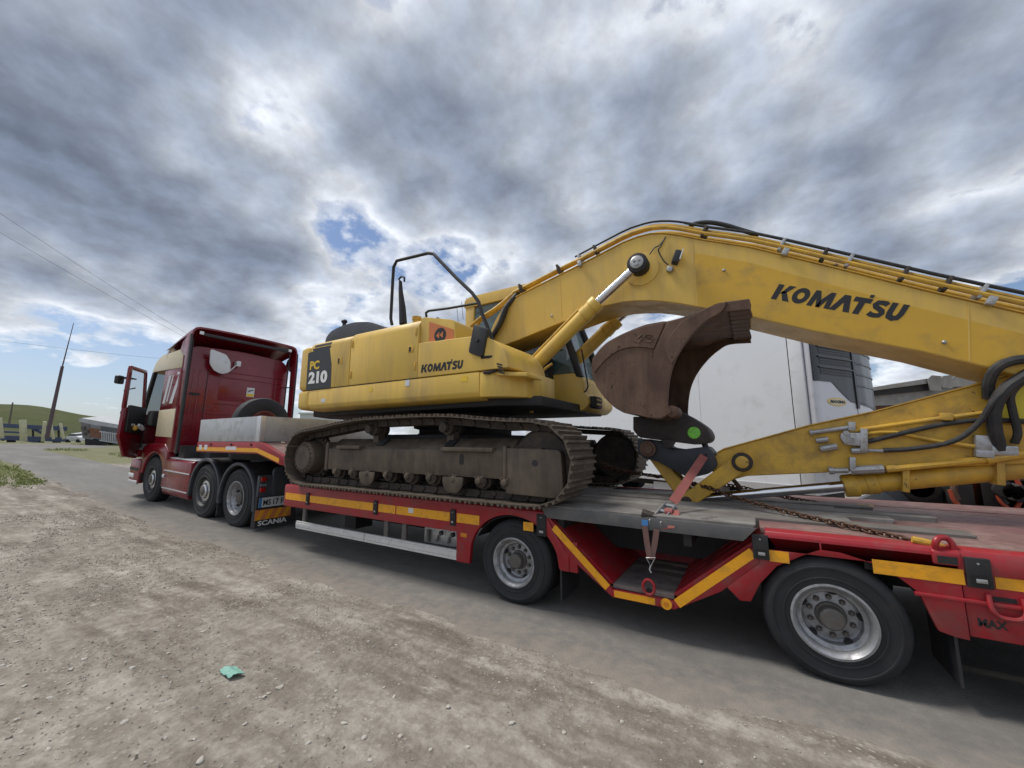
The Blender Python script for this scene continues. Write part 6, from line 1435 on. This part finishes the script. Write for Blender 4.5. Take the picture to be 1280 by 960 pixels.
for _ in range(90):
    x = rnd.uniform(-7,1.0); y = rnd.uniform(.5,2.55); put_stone(x,y,rnd.uniform(.005,.011)*(1+.12*max(0,-x)))
# uncountable small gravel
gv = MB(); base = [(1,0,0),(-.5,.87,0),(-.5,-.87,0),(.2,.1,.9),(0,0,-.4)]; fc = [(0,1,3),(1,2,3),(2,0,3),(1,0,4),(2,1,4),(0,2,4)]
for _ in range(42000):
    x = rnd.uniform(-12,1.4); n_,f_ = road_edges(x); u = rnd.random(); y = .25+ (n_+.30-.25)*u
    if mnoise.noise(Vector((x*.9,y*1.8,7))) < -.10+.35*rnd.random()-.15: continue
    s = (.0022+.0065*rnd.random()**3)*(1+.10*max(0,-x)); a = rnd.uniform(0,6.3); ca,sa = math.cos(a)*s,math.sin(a)*s; k1,k2,k3 = rnd.uniform(.6,1.3),rnd.uniform(.6,1.3),rnd.uniform(.4,.9); z = gz(x)+relief(x,y)+s*.25
    gv.add([(x+(p[0]*k1*ca-p[1]*k2*sa), y+(p[0]*k1*sa+p[1]*k2*ca), z+p[2]*k3*s) for p in base], fc)
t = mat('gravel_chips'); v = t.coord(); n_ = t.voro(v,30,'F1',1.0,'Color'); sp = t.new('ShaderNodeSeparateColor'); t.l.new(n_,sp.inputs[0])
GRAV = surf(t, t.ramp(sp.outputs[0],[(.1,(.22,.195,.165)),(.5,(.34,.31,.27)),(.95,(.55,.52,.47))]), .9, 0, .2)
g_ = stuff(gv.build('gravel',GRAV,smooth=0)); tag(g_,'loose fine gravel strewn over the dirt verge','gravel')
# grass tufts by the lane on the left
gr = MB()
def blade(x,y,h):
    a = rnd.uniform(0,6.3); w = .012+.006*rnd.random(); z = gz(x); lx,ly = math.cos(a)*h*.5,math.sin(a)*h*.5; dx,dy = -math.sin(a)*w,math.cos(a)*w
    gr.add([(x-dx,y-dy,z),(x+dx,y+dy,z),(x+lx*.5+dx*.6,y+ly*.5+dy*.6,z+h*.7),(x+lx,y+ly,z+h)],[(0,1,2),(0,2,3)])
for _ in range(12000):
    px = rnd.uniform(-40,58); py = rnd.uniform(574,613)
    if mnoise.noise(Vector((px*.05,py*.12,2))) < -.18 or px > 64-(py-574)*.35+8*mnoise.noise(Vector((py*.2,0,1))): continue
    d = ray(px,py); s = (-1.5536)/d.z; p = EYE+d*s
    for _k in range(4): s = (gz(p.x)-EYE.z)/d.z; p = EYE+d*s
    n_,f_ = road_edges(p.x)
    if p.y > n_-.1: continue
    blade(p.x+rnd.uniform(-.2,.2),p.y+rnd.uniform(-.1,.1),rnd.uniform(.02,.06))
for _ in range(6000):
    x = -rnd.uniform(24,58); n_,f_ = road_edges(x); y = f_+.2+abs(rnd.gauss(0,3.0))
    if mnoise.noise(Vector((x*.15,y*.3,9))) < .12: continue
    blade(x,y,rnd.uniform(.05,.14))
t = mat('grass_blades'); v = t.coord(); GRS = surf(t, t.mix(t.noise(v,.9,5,.6),(.13,.185,.045),(.27,.28,.10)), .8, 0, .2)
g_ = stuff(gr.build('grass',GRS,recalc=False,smooth=0)); tag(g_,'short green grass patches beside the lane','grass')
